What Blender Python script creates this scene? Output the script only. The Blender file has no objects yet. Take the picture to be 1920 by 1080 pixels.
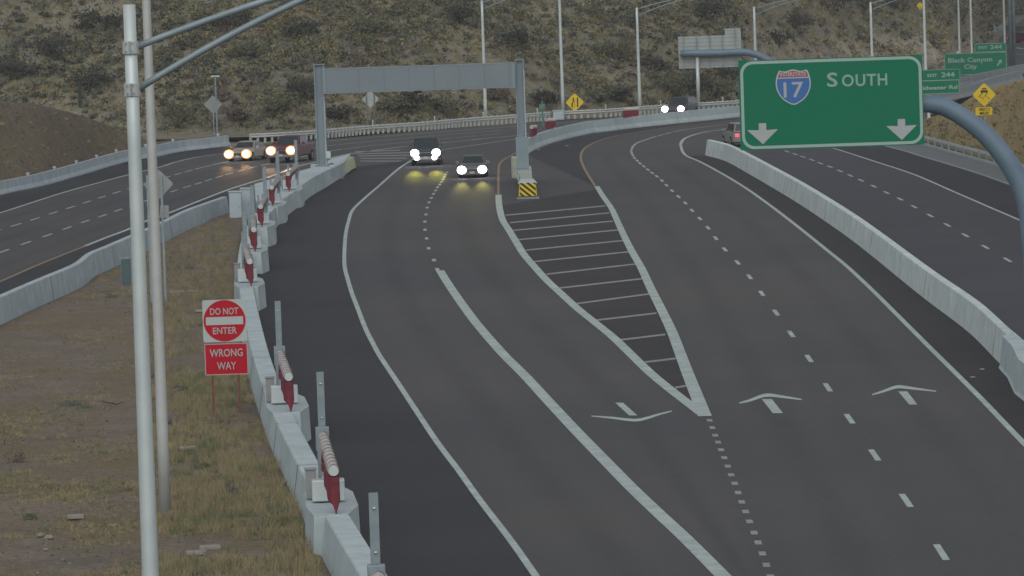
import bpy, math, random
import numpy as np
from mathutils import Vector, Matrix, noise
random.seed(7); rng = np.random.default_rng(11)
R = math.radians
scene = bpy.context.scene
col = scene.collection

# ------------------------------------------------------------------ camera
CAMH, FPX, ROLL = 14.5, 9850.0, 0.033
PITCH = math.atan(620.0/FPX)
cr, sr, cp, sp = math.cos(ROLL), math.sin(ROLL), math.cos(PITCH), math.sin(PITCH)
FW = Vector((0, cp, -sp)); R0 = Vector((1, 0, 0)); U0 = Vector((0, sp, cp))
RX = cr*R0 - sr*U0; UX = sr*R0 + cr*U0
cam_d = bpy.data.cameras.new("camera"); cam = bpy.data.objects.new("camera", cam_d); col.objects.link(cam)
cam.matrix_world = Matrix(((RX.x, UX.x, -FW.x, 0), (RX.y, UX.y, -FW.y, 0), (RX.z, UX.z, -FW.z, CAMH), (0, 0, 0, 1)))
cam_d.sensor_width = 36.0; cam_d.lens = 36.0*FPX/1920.0
cam_d.clip_start = 1.0; cam_d.clip_end = 9000.0
scene.camera = cam

# ------------------------------------------------------------------ light: flat early-morning overcast
SUN_EL, SUN_AZ = R(44), R(185)
w = bpy.data.worlds.new("World"); scene.world = w; w.use_nodes = True
nt = w.node_tree; nt.nodes.clear()
sky = nt.nodes.new('ShaderNodeTexSky'); sky.sky_type = 'NISHITA'; sky.sun_disc = False
sky.sun_elevation = SUN_EL; sky.sun_rotation = SUN_AZ; sky.dust_density = 2.0; sky.air_density = 1.0; sky.ozone_density = 1.0
hs = nt.nodes.new('ShaderNodeHueSaturation'); hs.inputs['Saturation'].default_value = 0.28
bg = nt.nodes.new('ShaderNodeBackground'); bg.inputs['Strength'].default_value = 0.15
wo = nt.nodes.new('ShaderNodeOutputWorld')
nt.links.new(sky.outputs[0], hs.inputs['Color']); nt.links.new(hs.outputs[0], bg.inputs[0]); nt.links.new(bg.outputs[0], wo.inputs[0])
sl = bpy.data.lights.new("sun", 'SUN'); sl.energy = 0.5; sl.angle = R(60); sl.color = (1.0, 0.96, 0.9)
so = bpy.data.objects.new("sun", sl); col.objects.link(so)
sdir = Vector((math.sin(SUN_AZ)*math.cos(SUN_EL), math.cos(SUN_AZ)*math.cos(SUN_EL), math.sin(SUN_EL)))
so.rotation_euler = sdir.to_track_quat('Z', 'Y').to_euler()
scene.view_settings.view_transform = 'Standard'; scene.view_settings.look = 'None'
scene.view_settings.gamma = 1.0; scene.view_settings.exposure = -0.14
scene.render.engine = 'CYCLES'; scene.cycles.pixel_filter_width = 1.6

# ------------------------------------------------------------------ pixel -> place
def raydir(px, py):
    dx, dy = px-960.0, 540.0-py
    return (FW*FPX + R0*(dx*cr+dy*sr) + U0*(-dx*sr+dy*cr))
def G(px, py, z=0.0):
    d = raydir(px, py); t = (z-CAMH)/d.z
    return Vector((d.x*t, d.y*t, z))
def AT(px, py, Y):
    d = raydir(px, py); t = Y/d.y
    return Vector((d.x*t, Y, CAMH+d.z*t))
def smooth(pts, n=8):
    """Catmull-Rom through 2-D points"""
    P = [pts[0]] + list(pts) + [pts[-1]]; out = []
    for i in range(1, len(P)-2):
        p0, p1, p2, p3 = P[i-1], P[i], P[i+1], P[i+2]
        for k in range(n):
            t = k/n
            out.append(tuple(0.5*((2*b)+(-a+c)*t+(2*a-5*b+4*c-d)*t*t+(-a+3*b-3*c+d)*t**3) for a, b, c, d in zip(p0, p1, p2, p3)))
    out.append(tuple(pts[-1])); return out
def interp(x, xs, ys):
    return float(np.interp(x, xs, ys))

# ------------------------------------------------------------------ materials
def mat(name, color, rough=0.8, metal=0.0, spots=None, scale=4.0, detail=6.0, bump=0.0, bscale=None, emit=None, estr=0.0, stretch=None, spec=0.5, fine=None):
    m = bpy.data.materials.new(name); m.use_nodes = True
    n = m.node_tree; b = n.nodes['Principled BSDF']
    b.inputs['Base Color'].default_value = (*color, 1); b.inputs['Roughness'].default_value = rough
    b.inputs['Metallic'].default_value = metal; b.inputs['Specular IOR Level'].default_value = spec
    if emit: b.inputs['Emission Color'].default_value = (*emit, 1); b.inputs['Emission Strength'].default_value = estr
    if spots or bump:
        tc = n.nodes.new('ShaderNodeTexCoord'); mp = n.nodes.new('ShaderNodeMapping')
        n.links.new(tc.outputs['Object'], mp.inputs[0])
        if stretch: mp.inputs['Scale'].default_value = stretch
    if spots:
        nz = n.nodes.new('ShaderNodeTexNoise'); nz.inputs['Scale'].default_value = scale; nz.inputs['Detail'].default_value = detail
        nz.inputs['Roughness'].default_value = 0.62
        n.links.new(mp.outputs[0], nz.inputs['Vector'])
        rp = n.nodes.new('ShaderNodeValToRGB'); rp.color_ramp.elements[0].position = 0.33; rp.color_ramp.elements[1].position = 0.67
        rp.color_ramp.elements[0].color = (*spots, 1); rp.color_ramp.elements[1].color = (*color, 1)
        n.links.new(nz.outputs[0], rp.inputs[0]); out = rp.outputs[0]
        if fine:
            n2 = n.nodes.new('ShaderNodeTexNoise'); n2.inputs['Scale'].default_value = fine[0]; n2.inputs['Detail'].default_value = 3
            n.links.new(tc.outputs['Object'], n2.inputs['Vector'])
            r2 = n.nodes.new('ShaderNodeMapRange'); r2.inputs['From Min'].default_value = 0.3; r2.inputs['From Max'].default_value = 0.7
            r2.inputs['To Min'].default_value = 1-fine[1]; r2.inputs['To Max'].default_value = 1+fine[1]
            n.links.new(n2.outputs[0], r2.inputs[0])
            mx = n.nodes.new('ShaderNodeMix'); mx.data_type = 'RGBA'; mx.blend_type = 'MULTIPLY'; mx.inputs[0].default_value = 1
            n.links.new(out, mx.inputs[6]); n.links.new(r2.outputs[0], mx.inputs[7]); out = mx.outputs[2]
        n.links.new(out, b.inputs['Base Color'])
    if bump:
        nb = n.nodes.new('ShaderNodeTexNoise'); nb.inputs['Scale'].default_value = bscale or scale*6; nb.inputs['Detail'].default_value = 4
        n.links.new(mp.outputs[0], nb.inputs['Vector'])
        bp = n.nodes.new('ShaderNodeBump'); bp.inputs['Strength'].default_value = bump; bp.inputs['Distance'].default_value = 0.02
        n.links.new(nb.outputs[0], bp.inputs['Height']); n.links.new(bp.outputs[0], b.inputs['Normal'])
    return m
M = {}
M['asphalt'] = mat('asphalt', (0.0893, 0.0864, 0.0817), 0.95, spots=(0.0693, 0.0693, 0.0731), scale=0.035, detail=8, spec=0.2, fine=(3.5, 0.07))
M['asphalt_dark'] = mat('shoulder asphalt', (0.0486, 0.0486, 0.0533), 0.95, spots=(0.0402, 0.0402, 0.0448), scale=0.12, detail=5, spec=0.2, fine=(5.0, 0.12))
M['asphalt_brown'] = mat('older shoulder asphalt', (0.0514, 0.0486, 0.0486), 0.95, spots=(0.0404, 0.0394, 0.0413), scale=0.2, detail=5, spec=0.2, fine=(5.0, 0.12))
M['asphalt_blue'] = mat('blue grey asphalt', (0.0720, 0.0730, 0.0823), 0.95, spots=(0.0606, 0.0628, 0.0720), scale=0.12, detail=5, spec=0.2, fine=(5.0, 0.10))
M['seam'] = mat('asphalt seam', (0.095, 0.095, 0.092), 0.95, spots=(0.078, 0.078, 0.076), scale=2.0, spec=0.2)
M['white'] = mat('white road paint', (0.4420, 0.5200, 0.4836), 0.7, spots=(0.3120, 0.3640, 0.3484), scale=0.9, detail=8, spec=0.3, fine=(5.0, 0.10))
M['white_worn'] = mat('worn white road paint', (0.37, 0.38, 0.37), 0.8, spots=(0.20, 0.20, 0.20), scale=3.0, spec=0.3)
M['white_thin'] = mat('thin white road paint', (0.30, 0.31, 0.30), 0.8, spots=(0.22, 0.22, 0.22), scale=2.0, spec=0.3)
M['yellow_line'] = mat('yellow road paint', (0.30, 0.215, 0.13), 0.8, spots=(0.22, 0.165, 0.11), scale=2.0, spec=0.3)
M['concrete'] = mat('concrete', (0.4570, 0.5310, 0.5310), 0.9, spots=(0.3705, 0.4384, 0.4507), scale=0.35, detail=8, bump=0.3, bscale=8, spec=0.25, fine=(1.6, 0.09))
M['concrete_warm'] = mat('weathered concrete', (0.5939, 0.6642, 0.6329), 0.9, spots=(0.4688, 0.5392, 0.5235), scale=0.5, detail=8, bump=0.3, bscale=8, spec=0.25, fine=(1.8, 0.10))
M['concrete_streak'] = mat('streaked concrete', (0.4256, 0.4928, 0.5152), 0.9, spots=(0.3360, 0.3976, 0.4256), scale=0.8, detail=6, bump=0.3, stretch=(3.3600, 3.3600, 0.2800), spec=0.25, fine=(1.3, 0.10))
M['joint'] = mat('concrete joint', (0.12, 0.14, 0.15), 0.95)
M['galv'] = mat('galvanised steel', (0.27, 0.335, 0.35), 0.55, 0.35, spots=(0.20, 0.255, 0.275), scale=2.0)
M['galv_light'] = mat('pale galvanised steel', (0.5687, 0.6348, 0.6149), 0.5, 0.3, spots=(0.4761, 0.5356, 0.5290), scale=1.2)
M['galv_warm'] = mat('dull galvanised steel', (0.4977, 0.5184, 0.4908), 0.6, 0.2, spots=(0.4147, 0.4285, 0.4147), scale=1.2)
M['pipe'] = mat('blue grey painted pipe', (0.1500, 0.2160, 0.2700), 0.55, 0.1, spots=(0.1200, 0.1800, 0.2340), scale=1.0)
M['gantry'] = mat('grey painted steel', (0.2313, 0.2937, 0.3187), 0.55, 0.1, spots=(0.1938, 0.2500, 0.2750), scale=1.0)
M['panelgrey'] = mat('grey panel', (0.1938, 0.2375, 0.2562), 0.6, 0.05, spots=(0.1750, 0.2150, 0.2350), scale=0.5)
M['cabinet'] = mat('white cabinet paint', (0.42, 0.50, 0.54), 0.6, spots=(0.36, 0.44, 0.48), scale=1.5)
M['signback'] = mat('bare aluminium', (0.38, 0.42, 0.40), 0.6, 0.1, spots=(0.32, 0.36, 0.345), scale=1.0)
M['signback_dull'] = mat('dull aluminium', (0.2940, 0.3150, 0.3010), 0.7, 0.1, spots=(0.2380, 0.2590, 0.2520), scale=1.5)
M['green'] = mat('green sign sheeting', (0.0097, 0.1620, 0.0886), 0.8, spec=0.15, spots=(0.0173, 0.1566, 0.0886), scale=0.8)
M['sign_white'] = mat('sign white', (0.40, 0.45, 0.43), 0.6)
M['sign_edge'] = mat('sign border', (0.29, 0.41, 0.36), 0.6)
M['sign_letter'] = mat('sign letters', (0.24, 0.37, 0.31), 0.6)
M['arrow_grey'] = mat('sign arrow', (0.36, 0.385, 0.385), 0.6)
M['red'] = mat('red sign sheeting', (0.42, 0.014, 0.028), 0.8, spec=0.15)
M['red_net'] = mat('red net fabric', (0.20, 0.022, 0.038), 0.8, spots=(0.10, 0.015, 0.025), scale=6.0)
M['shield_blue'] = mat('shield blue', (0.035, 0.13, 0.36), 0.55)
M['shield_red'] = mat('shield red', (0.33, 0.075, 0.10), 0.55)
M['yellow'] = mat('yellow sign sheeting', (0.7280, 0.5200, 0.0130), 0.5, spots=(0.6500, 0.4680, 0.0130), scale=3.0)
M['black'] = mat('black legend', (0.02, 0.018, 0.015), 0.6)
M['dull_post'] = mat('dull post', (0.13, 0.135, 0.12), 0.8)
M['rust'] = mat('rusty post steel', (0.19, 0.085, 0.05), 0.85, spots=(0.12, 0.06, 0.04), scale=12.0)
M['sleeve'] = mat('white wrapped sleeve', (0.55, 0.54, 0.50), 0.7, spots=(0.36, 0.31, 0.30), scale=5.0)
M['sleeve_cap'] = mat('sleeve end cap', (0.47, 0.54, 0.53), 0.6)
M['cable'] = mat('worn strap', (0.27, 0.24, 0.23), 0.8)
M['panel_lime'] = mat('lime reflective panel', (0.4420, 0.4810, 0.1820), 0.6, spots=(0.3120, 0.3510, 0.2210), scale=1.6)
M['cushion'] = mat('cream plastic', (0.40, 0.42, 0.32), 0.6, spots=(0.30, 0.33, 0.27), scale=2.0)
M['green_box'] = mat('teal painted steel', (0.07, 0.12, 0.125), 0.6, spots=(0.055, 0.10, 0.105), scale=3.0)
M['glass'] = mat('car glass', (0.02, 0.03, 0.035), 0.15)
M['tyre'] = mat('tyre rubber', (0.02, 0.02, 0.02), 0.9)
M['trim'] = mat('black trim', (0.025, 0.025, 0.028), 0.6)
M['chrome'] = mat('dull chrome', (0.35, 0.36, 0.37), 0.3, 0.8)
M['lens_white'] = mat('lit headlamp', (0.9, 0.9, 0.9), 0.3, emit=(1.0, 0.93, 0.97), estr=14.0)
M['lens_warm'] = mat('lit warm headlamp', (0.9, 0.9, 0.9), 0.3, emit=(1.0, 0.86, 0.80), estr=14.0)
M['amber'] = mat('painted lamp halo', (0.6, 0.25, 0.05), 0.4, emit=(1.0, 0.42, 0.10), estr=1.5)  # glowing colour that imitates the orange halo round the warm headlamps
M['lens_red'] = mat('lit tail lamp', (0.5, 0.02, 0.03), 0.3, emit=(1.0, 0.10, 0.13), estr=1.6)
M['plate'] = mat('number plate', (0.45, 0.46, 0.46), 0.5)
M['stone'] = mat('pale stone', (0.30, 0.28, 0.25), 0.9, spots=(0.20, 0.185, 0.165), scale=6.0)
M['wood'] = mat('dead stick', (0.05, 0.042, 0.036), 0.9)
M['bark'] = mat('desert bark', (0.09, 0.075, 0.055), 0.95)
M['cactus'] = mat('cactus green', (0.035, 0.055, 0.035), 0.9, spots=(0.025, 0.04, 0.026), scale=5)
def leafmat(name, c, c2): return mat(name, c, 0.9, spots=c2, scale=0.6, detail=4, spec=0.15)
M['leaf_a'] = leafmat('olive scrub leaves', (0.1522, 0.1554, 0.0966), (0.1103, 0.1176, 0.0756))
M['leaf_b'] = leafmat('grey green scrub leaves', (0.1782, 0.1858, 0.1458), (0.1242, 0.1350, 0.1080))
M['conc_far'] = mat('distant concrete', (0.26, 0.29, 0.30), 0.9, spots=(0.21, 0.235, 0.25), scale=0.3)
M['leaf_c'] = leafmat('dark scrub leaves', (0.0748, 0.0782, 0.0629), (0.0561, 0.0603, 0.0510))
M['leaf_d'] = leafmat('dead brown scrub', (0.1617, 0.1324, 0.1016), (0.1232, 0.1016, 0.0832))
M['leaf_y'] = leafmat('yellow scrub leaves', (0.30, 0.265, 0.125), (0.20, 0.18, 0.09))
M['grass_dry'] = leafmat('dry grass', (0.33, 0.275, 0.155), (0.21, 0.185, 0.108))
M['grass_green'] = leafmat('green weed', (0.1620, 0.1890, 0.0864), (0.1188, 0.1440, 0.0756))
M['sage'] = leafmat('grey sage leaves', (0.1610, 0.1890, 0.1470), (0.1120, 0.1372, 0.1092))

def earth(name, a, b, c, s1, s2, s3=None):
    """soil: three tones mixed by two noises plus fine gravel"""
    m = bpy.data.materials.new(name); m.use_nodes = True; n = m.node_tree; bs = n.nodes['Principled BSDF']
    bs.inputs['Roughness'].default_value = 1.0; bs.inputs['Specular IOR Level'].default_value = 0.1
    tc = n.nodes.new('ShaderNodeTexCoord')
    def nz(s, d=6, r=0.65):
        q = n.nodes.new('ShaderNodeTexNoise'); q.inputs['Scale'].default_value = s; q.inputs['Detail'].default_value = d; q.inputs['Roughness'].default_value = r
        n.links.new(tc.outputs['Object'], q.inputs['Vector']); return q
    def ramp(q, lo, hi, ca, cb):
        r = n.nodes.new('ShaderNodeValToRGB'); r.color_ramp.elements[0].position = lo; r.color_ramp.elements[1].position = hi
        r.color_ramp.elements[0].color = (*ca, 1); r.color_ramp.elements[1].color = (*cb, 1); n.links.new(q.outputs[0], r.inputs[0]); return r
    r1 = ramp(nz(s1), 0.38, 0.62, a, b); r2 = ramp(nz(s2), 0.45, 0.65, (0, 0, 0), (1, 1, 1))
    mx = n.nodes.new('ShaderNodeMix'); mx.data_type = 'RGBA'
    n.links.new(r2.outputs[0], mx.inputs[0]); n.links.new(r1.outputs[0], mx.inputs[6]); mx.inputs[7].default_value = (*c, 1)
    r3 = n.nodes.new('ShaderNodeMapRange'); q3 = nz(s3 or 7.0, 4, 0.75); n.links.new(q3.outputs[0], r3.inputs[0])
    r3.inputs['From Min'].default_value = 0.3; r3.inputs['From Max'].default_value = 0.7; r3.inputs['To Min'].default_value = 0.68; r3.inputs['To Max'].default_value = 1.32
    m2 = n.nodes.new('ShaderNodeMix'); m2.data_type = 'RGBA'; m2.blend_type = 'MULTIPLY'; m2.inputs[0].default_value = 1
    n.links.new(mx.outputs[2], m2.inputs[6]); n.links.new(r3.outputs[0], m2.inputs[7])
    n.links.new(m2.outputs[2], bs.inputs['Base Color'])
    bp = n.nodes.new('ShaderNodeBump'); bp.inputs['Strength'].default_value = 0.5; bp.inputs['Distance'].default_value = 0.08
    n.links.new(q3.outputs[0], bp.inputs['Height']); n.links.new(bp.outputs[0], bs.inputs['Normal'])
    return m
M['cut_soil'] = earth('pale cut slope', (0.26, 0.235, 0.185), (0.31, 0.275, 0.215), (0.20, 0.175, 0.135), 0.12, 0.09, 1.2)
M['dirt'] = earth('gravelly dirt', (0.1442, 0.1228, 0.0977), (0.1906, 0.1581, 0.1256), (0.1628, 0.1302, 0.0791), 0.35, 0.20, 5.0)
M['hill_soil'] = earth('hillside soil', (0.1770, 0.1652, 0.1239), (0.2183, 0.1982, 0.1440), (0.1475, 0.1440, 0.1038), 0.10, 0.07, 1.6)
M['bank_soil'] = earth('bare brown bank', (0.285, 0.215, 0.115), (0.34, 0.265, 0.135), (0.26, 0.225, 0.125), 0.16, 0.11, 2.4)
M['mound_soil'] = earth('dry mound soil', (0.1329, 0.1103, 0.0735), (0.1669, 0.1386, 0.0905), (0.1244, 0.1018, 0.0792), 0.13, 0.08, 2.0)

# ------------------------------------------------------------------ mesh building
class MB:
    def __init__(s): s.v = []; s.f = []; s.m = []
    def face(s, pts, mi=0):
        b = len(s.v); s.v += [tuple(p) for p in pts]; s.f.append(tuple(range(b, b+len(pts)))); s.m.append(mi)
    def loft(s, rings, mi=0, cap=True, closed=True):
        b = len(s.v); n = len(rings[0])
        for r in rings: s.v += [tuple(p) for p in r]
        for i in range(len(rings)-1):
            for k in range(n if closed else n-1):
                k2 = (k+1) % n
                s.f.append((b+i*n+k, b+i*n+k2, b+(i+1)*n+k2, b+(i+1)*n+k)); s.m.append(mi)
        if cap and closed:
            s.f.append(tuple(b+k for k in reversed(range(n)))); s.m.append(mi)
            e = b+(len(rings)-1)*n; s.f.append(tuple(e+k for k in range(n))); s.m.append(mi)
    def box(s, c, size, rz=0.0, mi=0, taper=1.0):
        cx, cy, cz = c; a, b_, h = size[0]/2, size[1]/2, size[2]/2
        cs, sn = math.cos(rz), math.sin(rz)
        def P(x, y, z): return (cx+x*cs-y*sn, cy+x*sn+y*cs, cz+z)
        lo = [P(-a, -b_, -h), P(a, -b_, -h), P(a, b_, -h), P(-a, b_, -h)]
        hi = [P(-a*taper, -b_*taper, h), P(a*taper, -b_*taper, h), P(a*taper, b_*taper, h), P(-a*taper, b_*taper, h)]
        s.loft([lo, hi], mi)
    def tube(s, path, rad, seg=10, mi=0, cap=True):
        rings = []; n = len(path); path = [Vector(p) for p in path]
        for i, p in enumerate(path):
            t = (path[min(i+1, n-1)]-path[max(i-1, 0)]).normalized()
            ref = Vector((0, 0, 1)) if abs(t.z) < 0.9 else Vector((1, 0, 0))
            u = t.cross(ref).normalized(); v = u.cross(t)
            r = rad[i] if isinstance(rad, (list, tuple)) else rad
            rings.append([p+(u*math.cos(a)+v*math.sin(a))*r for a in [2*math.pi*k/seg for k in range(seg)]])
        s.loft(rings, mi, cap)
    def prism(s, poly, origin, ax, az, ay, thick, mi=0):
        """poly (u,v) in the plane ax/az at origin, extruded along ay"""
        f = [origin+ax*u+az*v for u, v in poly]; bk = [p+ay*thick for p in f]
        s.loft([f, bk], mi)
    def build(s, name, mats, parent=None, smooth_=False, **props):
        me = bpy.data.meshes.new(name); me.from_pydata(s.v, [], s.f)
        if not isinstance(mats, (list, tuple)): mats = [mats]
        for m in mats: me.materials.append(m)
        if len(mats) > 1: me.polygons.foreach_set('material_index', s.m)
        if smooth_: me.polygons.foreach_set('use_smooth', [True]*len(me.polygons))
        me.update()
        o = bpy.data.objects.new(name, me); col.objects.link(o)
        if parent is not None:
            o.parent = parent; o.matrix_parent_inverse = Matrix.Identity(4)
            # vertices were given in world space: bring them into the parent's space
            me.transform(parent.matrix_basis.inverted() if parent.parent is None else (parent.parent.matrix_basis @ parent.matrix_basis).inverted())
        for k, v in props.items(): o[k] = v
        return o
def bevel(o, wd, seg=2):
    b = o.modifiers.new('bevel', 'BEVEL'); b.width = wd; b.segments = seg; b.limit_method = 'ANGLE'; return o
def thing(name, label, cat, loc=(0, 0, 0), rz=0.0, group=None):
    o = bpy.data.objects.new(name, None); col.objects.link(o); o.location = loc; o.rotation_euler = (0, 0, rz)
    o.empty_display_size = 0.3
    o['label'] = label; o['category'] = cat
    if group: o['group'] = group
    o.matrix_basis = Matrix.Translation(Vector(loc)) @ Matrix.Rotation(rz, 4, 'Z')
    return o
def lab(o, label, cat, group=None):
    o['label'] = label; o['category'] = cat
    if group: o['group'] = group
    return o
def text_mesh(s, size, mi=None, offset=0.0, spacing=1.0):
    cu = bpy.data.curves.new('lettering', 'FONT'); cu.body = s; cu.size = size; cu.offset = offset; cu.space_character = spacing
    cu.align_x = 'CENTER'; cu.align_y = 'CENTER'; cu.extrude = 0.006; cu.resolution_u = 3
    o = bpy.data.objects.new('lettering', cu); col.objects.link(o)
    bpy.context.view_layer.update()
    me = bpy.data.meshes.new_from_object(o.evaluated_get(bpy.context.evaluated_depsgraph_get()))
    bpy.data.objects.remove(o); bpy.data.curves.remove(cu)
    return me
def put_text(s, size, origin, ax, az, m, parent, wscale=1.0, offset=0.0, target_w=None, name='lettering', spacing=1.0):
    me = text_mesh(s, size, offset=offset, spacing=spacing); ay = az.cross(ax)   # points to viewer side = -normal
    nrm = ax.cross(az)
    xs = [v.co.x for v in me.vertices]; ys = [v.co.y for v in me.vertices]
    mx, my = (min(xs)+max(xs))/2, (min(ys)+max(ys))/2
    if target_w: wscale = target_w/(max(xs)-min(xs))
    for v in me.vertices:
        v.co = origin + ax*((v.co.x-mx)*wscale) + az*(v.co.y-my) + nrm*v.co.z
    me.name = name; me.materials.clear(); me.materials.append(m)
    o = bpy.data.objects.new(name, me); col.objects.link(o); o.parent = parent
    me.transform(parent.matrix_basis.inverted() if parent.parent is None else (parent.parent.matrix_basis @ parent.matrix_basis).inverted())
    return o

# ------------------------------------------------------------------ GROUND, HILLS
g = MB(); g.face([(-6000, -3000, -0.6), (6000, -3000, -0.6), (6000, 9000, -0.6), (-6000, 9000, -0.6)])
g.build('ground', M['hill_soil'], kind='structure')

# toe of the far hill, one distance per bearing (bearing given as picture column)
TX = [-900, -300, 0, 200, 430, 600, 800, 960, 1100, 1250, 1385, 1450, 1550, 1640, 1740, 1800, 1850, 1870, 1885, 1920, 2100, 2600]
TYp = [268, 268, 262, 257, 250, 246, 236, 226, 215, 205, 193, 180, 162, 150, 142, 137, 126, 100, 60, 22, 10, 10]
TZ = [G(x, y).y for x, y in zip(TX, TYp)]
def toeZ(b): return interp(b, TX, TZ)
def bear(x, y): return 960.0 + FPX*x/y*1.0/cp + ROLL*300
def fbm(x, y, s, o=4): return noise.fractal(Vector((x*s, y*s, 3.7)), 0.8, 2.1, o)
def hillz(x, y):
    b = bear(x, y); d = y - toeZ(b)
    if d <= 0: return -0.15 + 0.0*d
    slope = 0.36 + 0.07*fbm(x, y, 0.010, 2)
    if b > 1850: slope *= max(0.25, 1-(b-1850)/60.0)
    h = slope*max(0, d-1.5)
    und = 2.6*fbm(x+40, y*0.6, 0.030, 3) + 0.55*fbm(x, y, 0.16, 3)
    h += und*min(1, d/14.0)
    return max(-0.15, h)
def hill_hit(px, py):
    d = raydir(px, py); y = toeZ(px)-10
    while y < 2600:
        x = d.x/d.y*y; z = CAMH+d.z/d.y*y
        if z <= hillz(x, y): return Vector((x, y, hillz(x, y)))
        y += 0.7
    return Vector((x, y, z))
bs = np.concatenate([np.arange(-900, -20, 40), np.arange(-20, 1960, 7), np.arange(1960, 2640, 40)])
ds = np.concatenate([np.arange(-6, 60, 1.3), np.arange(60, 140, 4), np.arange(140, 520, 30)])
hv = []; hf = []; hcol = []
for b in bs:
    kx = (b-960-ROLL*300)*cp/FPX; tz = toeZ(b)
    for d in ds:
        y = tz+d; hv.append((kx*y, y, hillz(kx*y, y)))
nd = len(ds)
for i in range(len(bs)-1):
    for j in range(nd-1):
        hf.append((i*nd+j, (i+1)*nd+j, (i+1)*nd+j+1, i*nd+j+1))
me = bpy.data.meshes.new('hillside'); me.from_pydata(hv, [], hf); me.materials.append(M['hill_soil']); me.materials.append(M['cut_soil'])
mi_ = []
for f in hf:
    x_, y_, z_ = hv[f[0]]; b_ = bear(x_, y_); row = (CAMH-z_)*FPX/y_-80-ROLL*(b_-960)+9*fbm(x_, y_, .12, 3)
    mi_.append(1 if (1392 < b_ < 1500 and row > 56) or (1500 <= b_ < 1900 and row > 74) else 0)
me.polygons.foreach_set('material_index', mi_)
me.polygons.foreach_set('use_smooth', [True]*len(me.polygons))
ho = bpy.data.objects.new('hillside', me); col.objects.link(ho); ho['kind'] = 'structure'

def mound(name, toe, crest, slope, back, m, amp=0.25, nacr=26, xs=None):
    """earth bank that climbs from a toe line to a crest line, then falls away behind"""
    x0, x1 = toe[0][0], toe[-1][0]; n = 90; cols_ = []; tops = []
    tx, ty = zip(*toe); cx, cy = zip(*crest)
    for i in range(n+1):
        px = x0+(x1-x0)*i/n
        a = G(px, interp(px, tx, ty)); pc = interp(px, cx, cy)
        d = raydir(px, pc); ux, k = d.x/d.y, d.z/d.y
        Y = (CAMH+slope*a.y)/(slope-k); Y = max(Y, a.y+0.5); h = slope*(Y-a.y)
        line = []
        for j in range(nacr+1):
            t = j/nacr
            y = a.y+(Y-a.y)*t; e = math.sin(min(1, t)*math.pi/2)**1.0
            z = h*(0.75*t+0.25*math.sin(t*math.pi/2)) + amp*fbm(ux*y, y, 0.18, 4)*math.sin(t*math.pi)*1.2
            line.append((ux*y, y, z-0.02))
        for j in range(1, 9):
            t = j/8; y = Y+back*t; line.append((ux*y, y, h*(math.cos(t*math.pi)*0.5+0.5)-0.02-0.15*t))
        cols_.append(line)
    v = [p for l in cols_ for p in l]; m_ = len(cols_[0]); f = []
    for i in range(n):
        for j in range(m_-1): f.append((i*m_+j, (i+1)*m_+j, (i+1)*m_+j+1, i*m_+j+1))
    me = bpy.data.meshes.new(name); me.from_pydata(v, [], f); me.materials.append(m)
    me.polygons.foreach_set('use_smooth', [True]*len(me.polygons))
    o = bpy.data.objects.new(name, me); col.objects.link(o); o['kind'] = 'structure'
    return cols_
mr = mound('earth_bank', [(1690, 255), (1740, 266), (1885, 309), (1920, 326), (2060, 400), (2300, 520)],
      [(1690, 245), (1735, 224), (1770, 213), (1800, 196), (1835, 173), (1870, 161), (1920, 148), (2060, 125), (2300, 110)], 0.25, 30, M['bank_soil'], 0.22)
ml = mound('dry_mound', [(-700, 600), (-300, 450), (0, 362), (75, 347), (150, 326), (225, 304), (294, 291), (345, 281), (420, 272)],
      [(-700, 250), (-300, 205), (0, 191), (60, 193), (130, 209), (200, 233), (240, 250), (290, 268), (345, 277), (420, 271)], 0.26, 34, M['mound_soil'], 0.2)

# ------------------------------------------------------------------ ROAD SURFACES
def strip(name, A, B, z, m, n=120, parent=None, sm=True, kind='structure'):
    """surface between two picture polylines, lying at height z"""
    if sm: A, B = smooth(A, 6), smooth(B, 6)
    def res(P):
        P = [G(x, y, z) for x, y in P]; L = [0]
        for i in range(1, len(P)): L.append(L[-1]+(P[i]-P[i-1]).length)
        return [[float(np.interp(t*L[-1], L, [p[k] for p in P])) for k in range(3)] for t in np.linspace(0, 1, n+1)]
    a, b = res(A), res(B); mb = MB()
    mb.v = [tuple(p) for p in a]+[tuple(p) for p in b]
    for i in range(n): mb.f.append((i, n+1+i, n+2+i, i+1)); mb.m.append(0)
    o = mb.build(name, m, parent)
    if parent is None: o['kind'] = kind
    return o
rd = MB()
road_poly = [G(-900, 900), G(2900, 900), G(2400, 330)]
road_poly = [Vector((-60, 20, 0)), Vector((70, 20, 0)), Vector((70, 200, 0)), G(2300, 520), G(1920, 326), G(1885, 309), G(1740, 266), G(1700, 256),
             G(1760, 205), G(1850, 160), G(1925, 128), G(2100, 60), G(2100, 34), G(1920, 34), G(1875, 70), G(1850, 135), G(1740, 165), G(1550, 186), G(1385, 202), G(1250, 212), G(1050, 226), G(880, 238), G(688, 254), G(613, 261), G(470, 271),
             G(420, 277), G(337, 286), G(225, 308), G(150, 330), G(75, 351), G(0, 367), G(-300, 455), G(-700, 605)]
rd.face(road_poly); road = rd.build('road', M['asphalt'], kind='structure')

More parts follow.
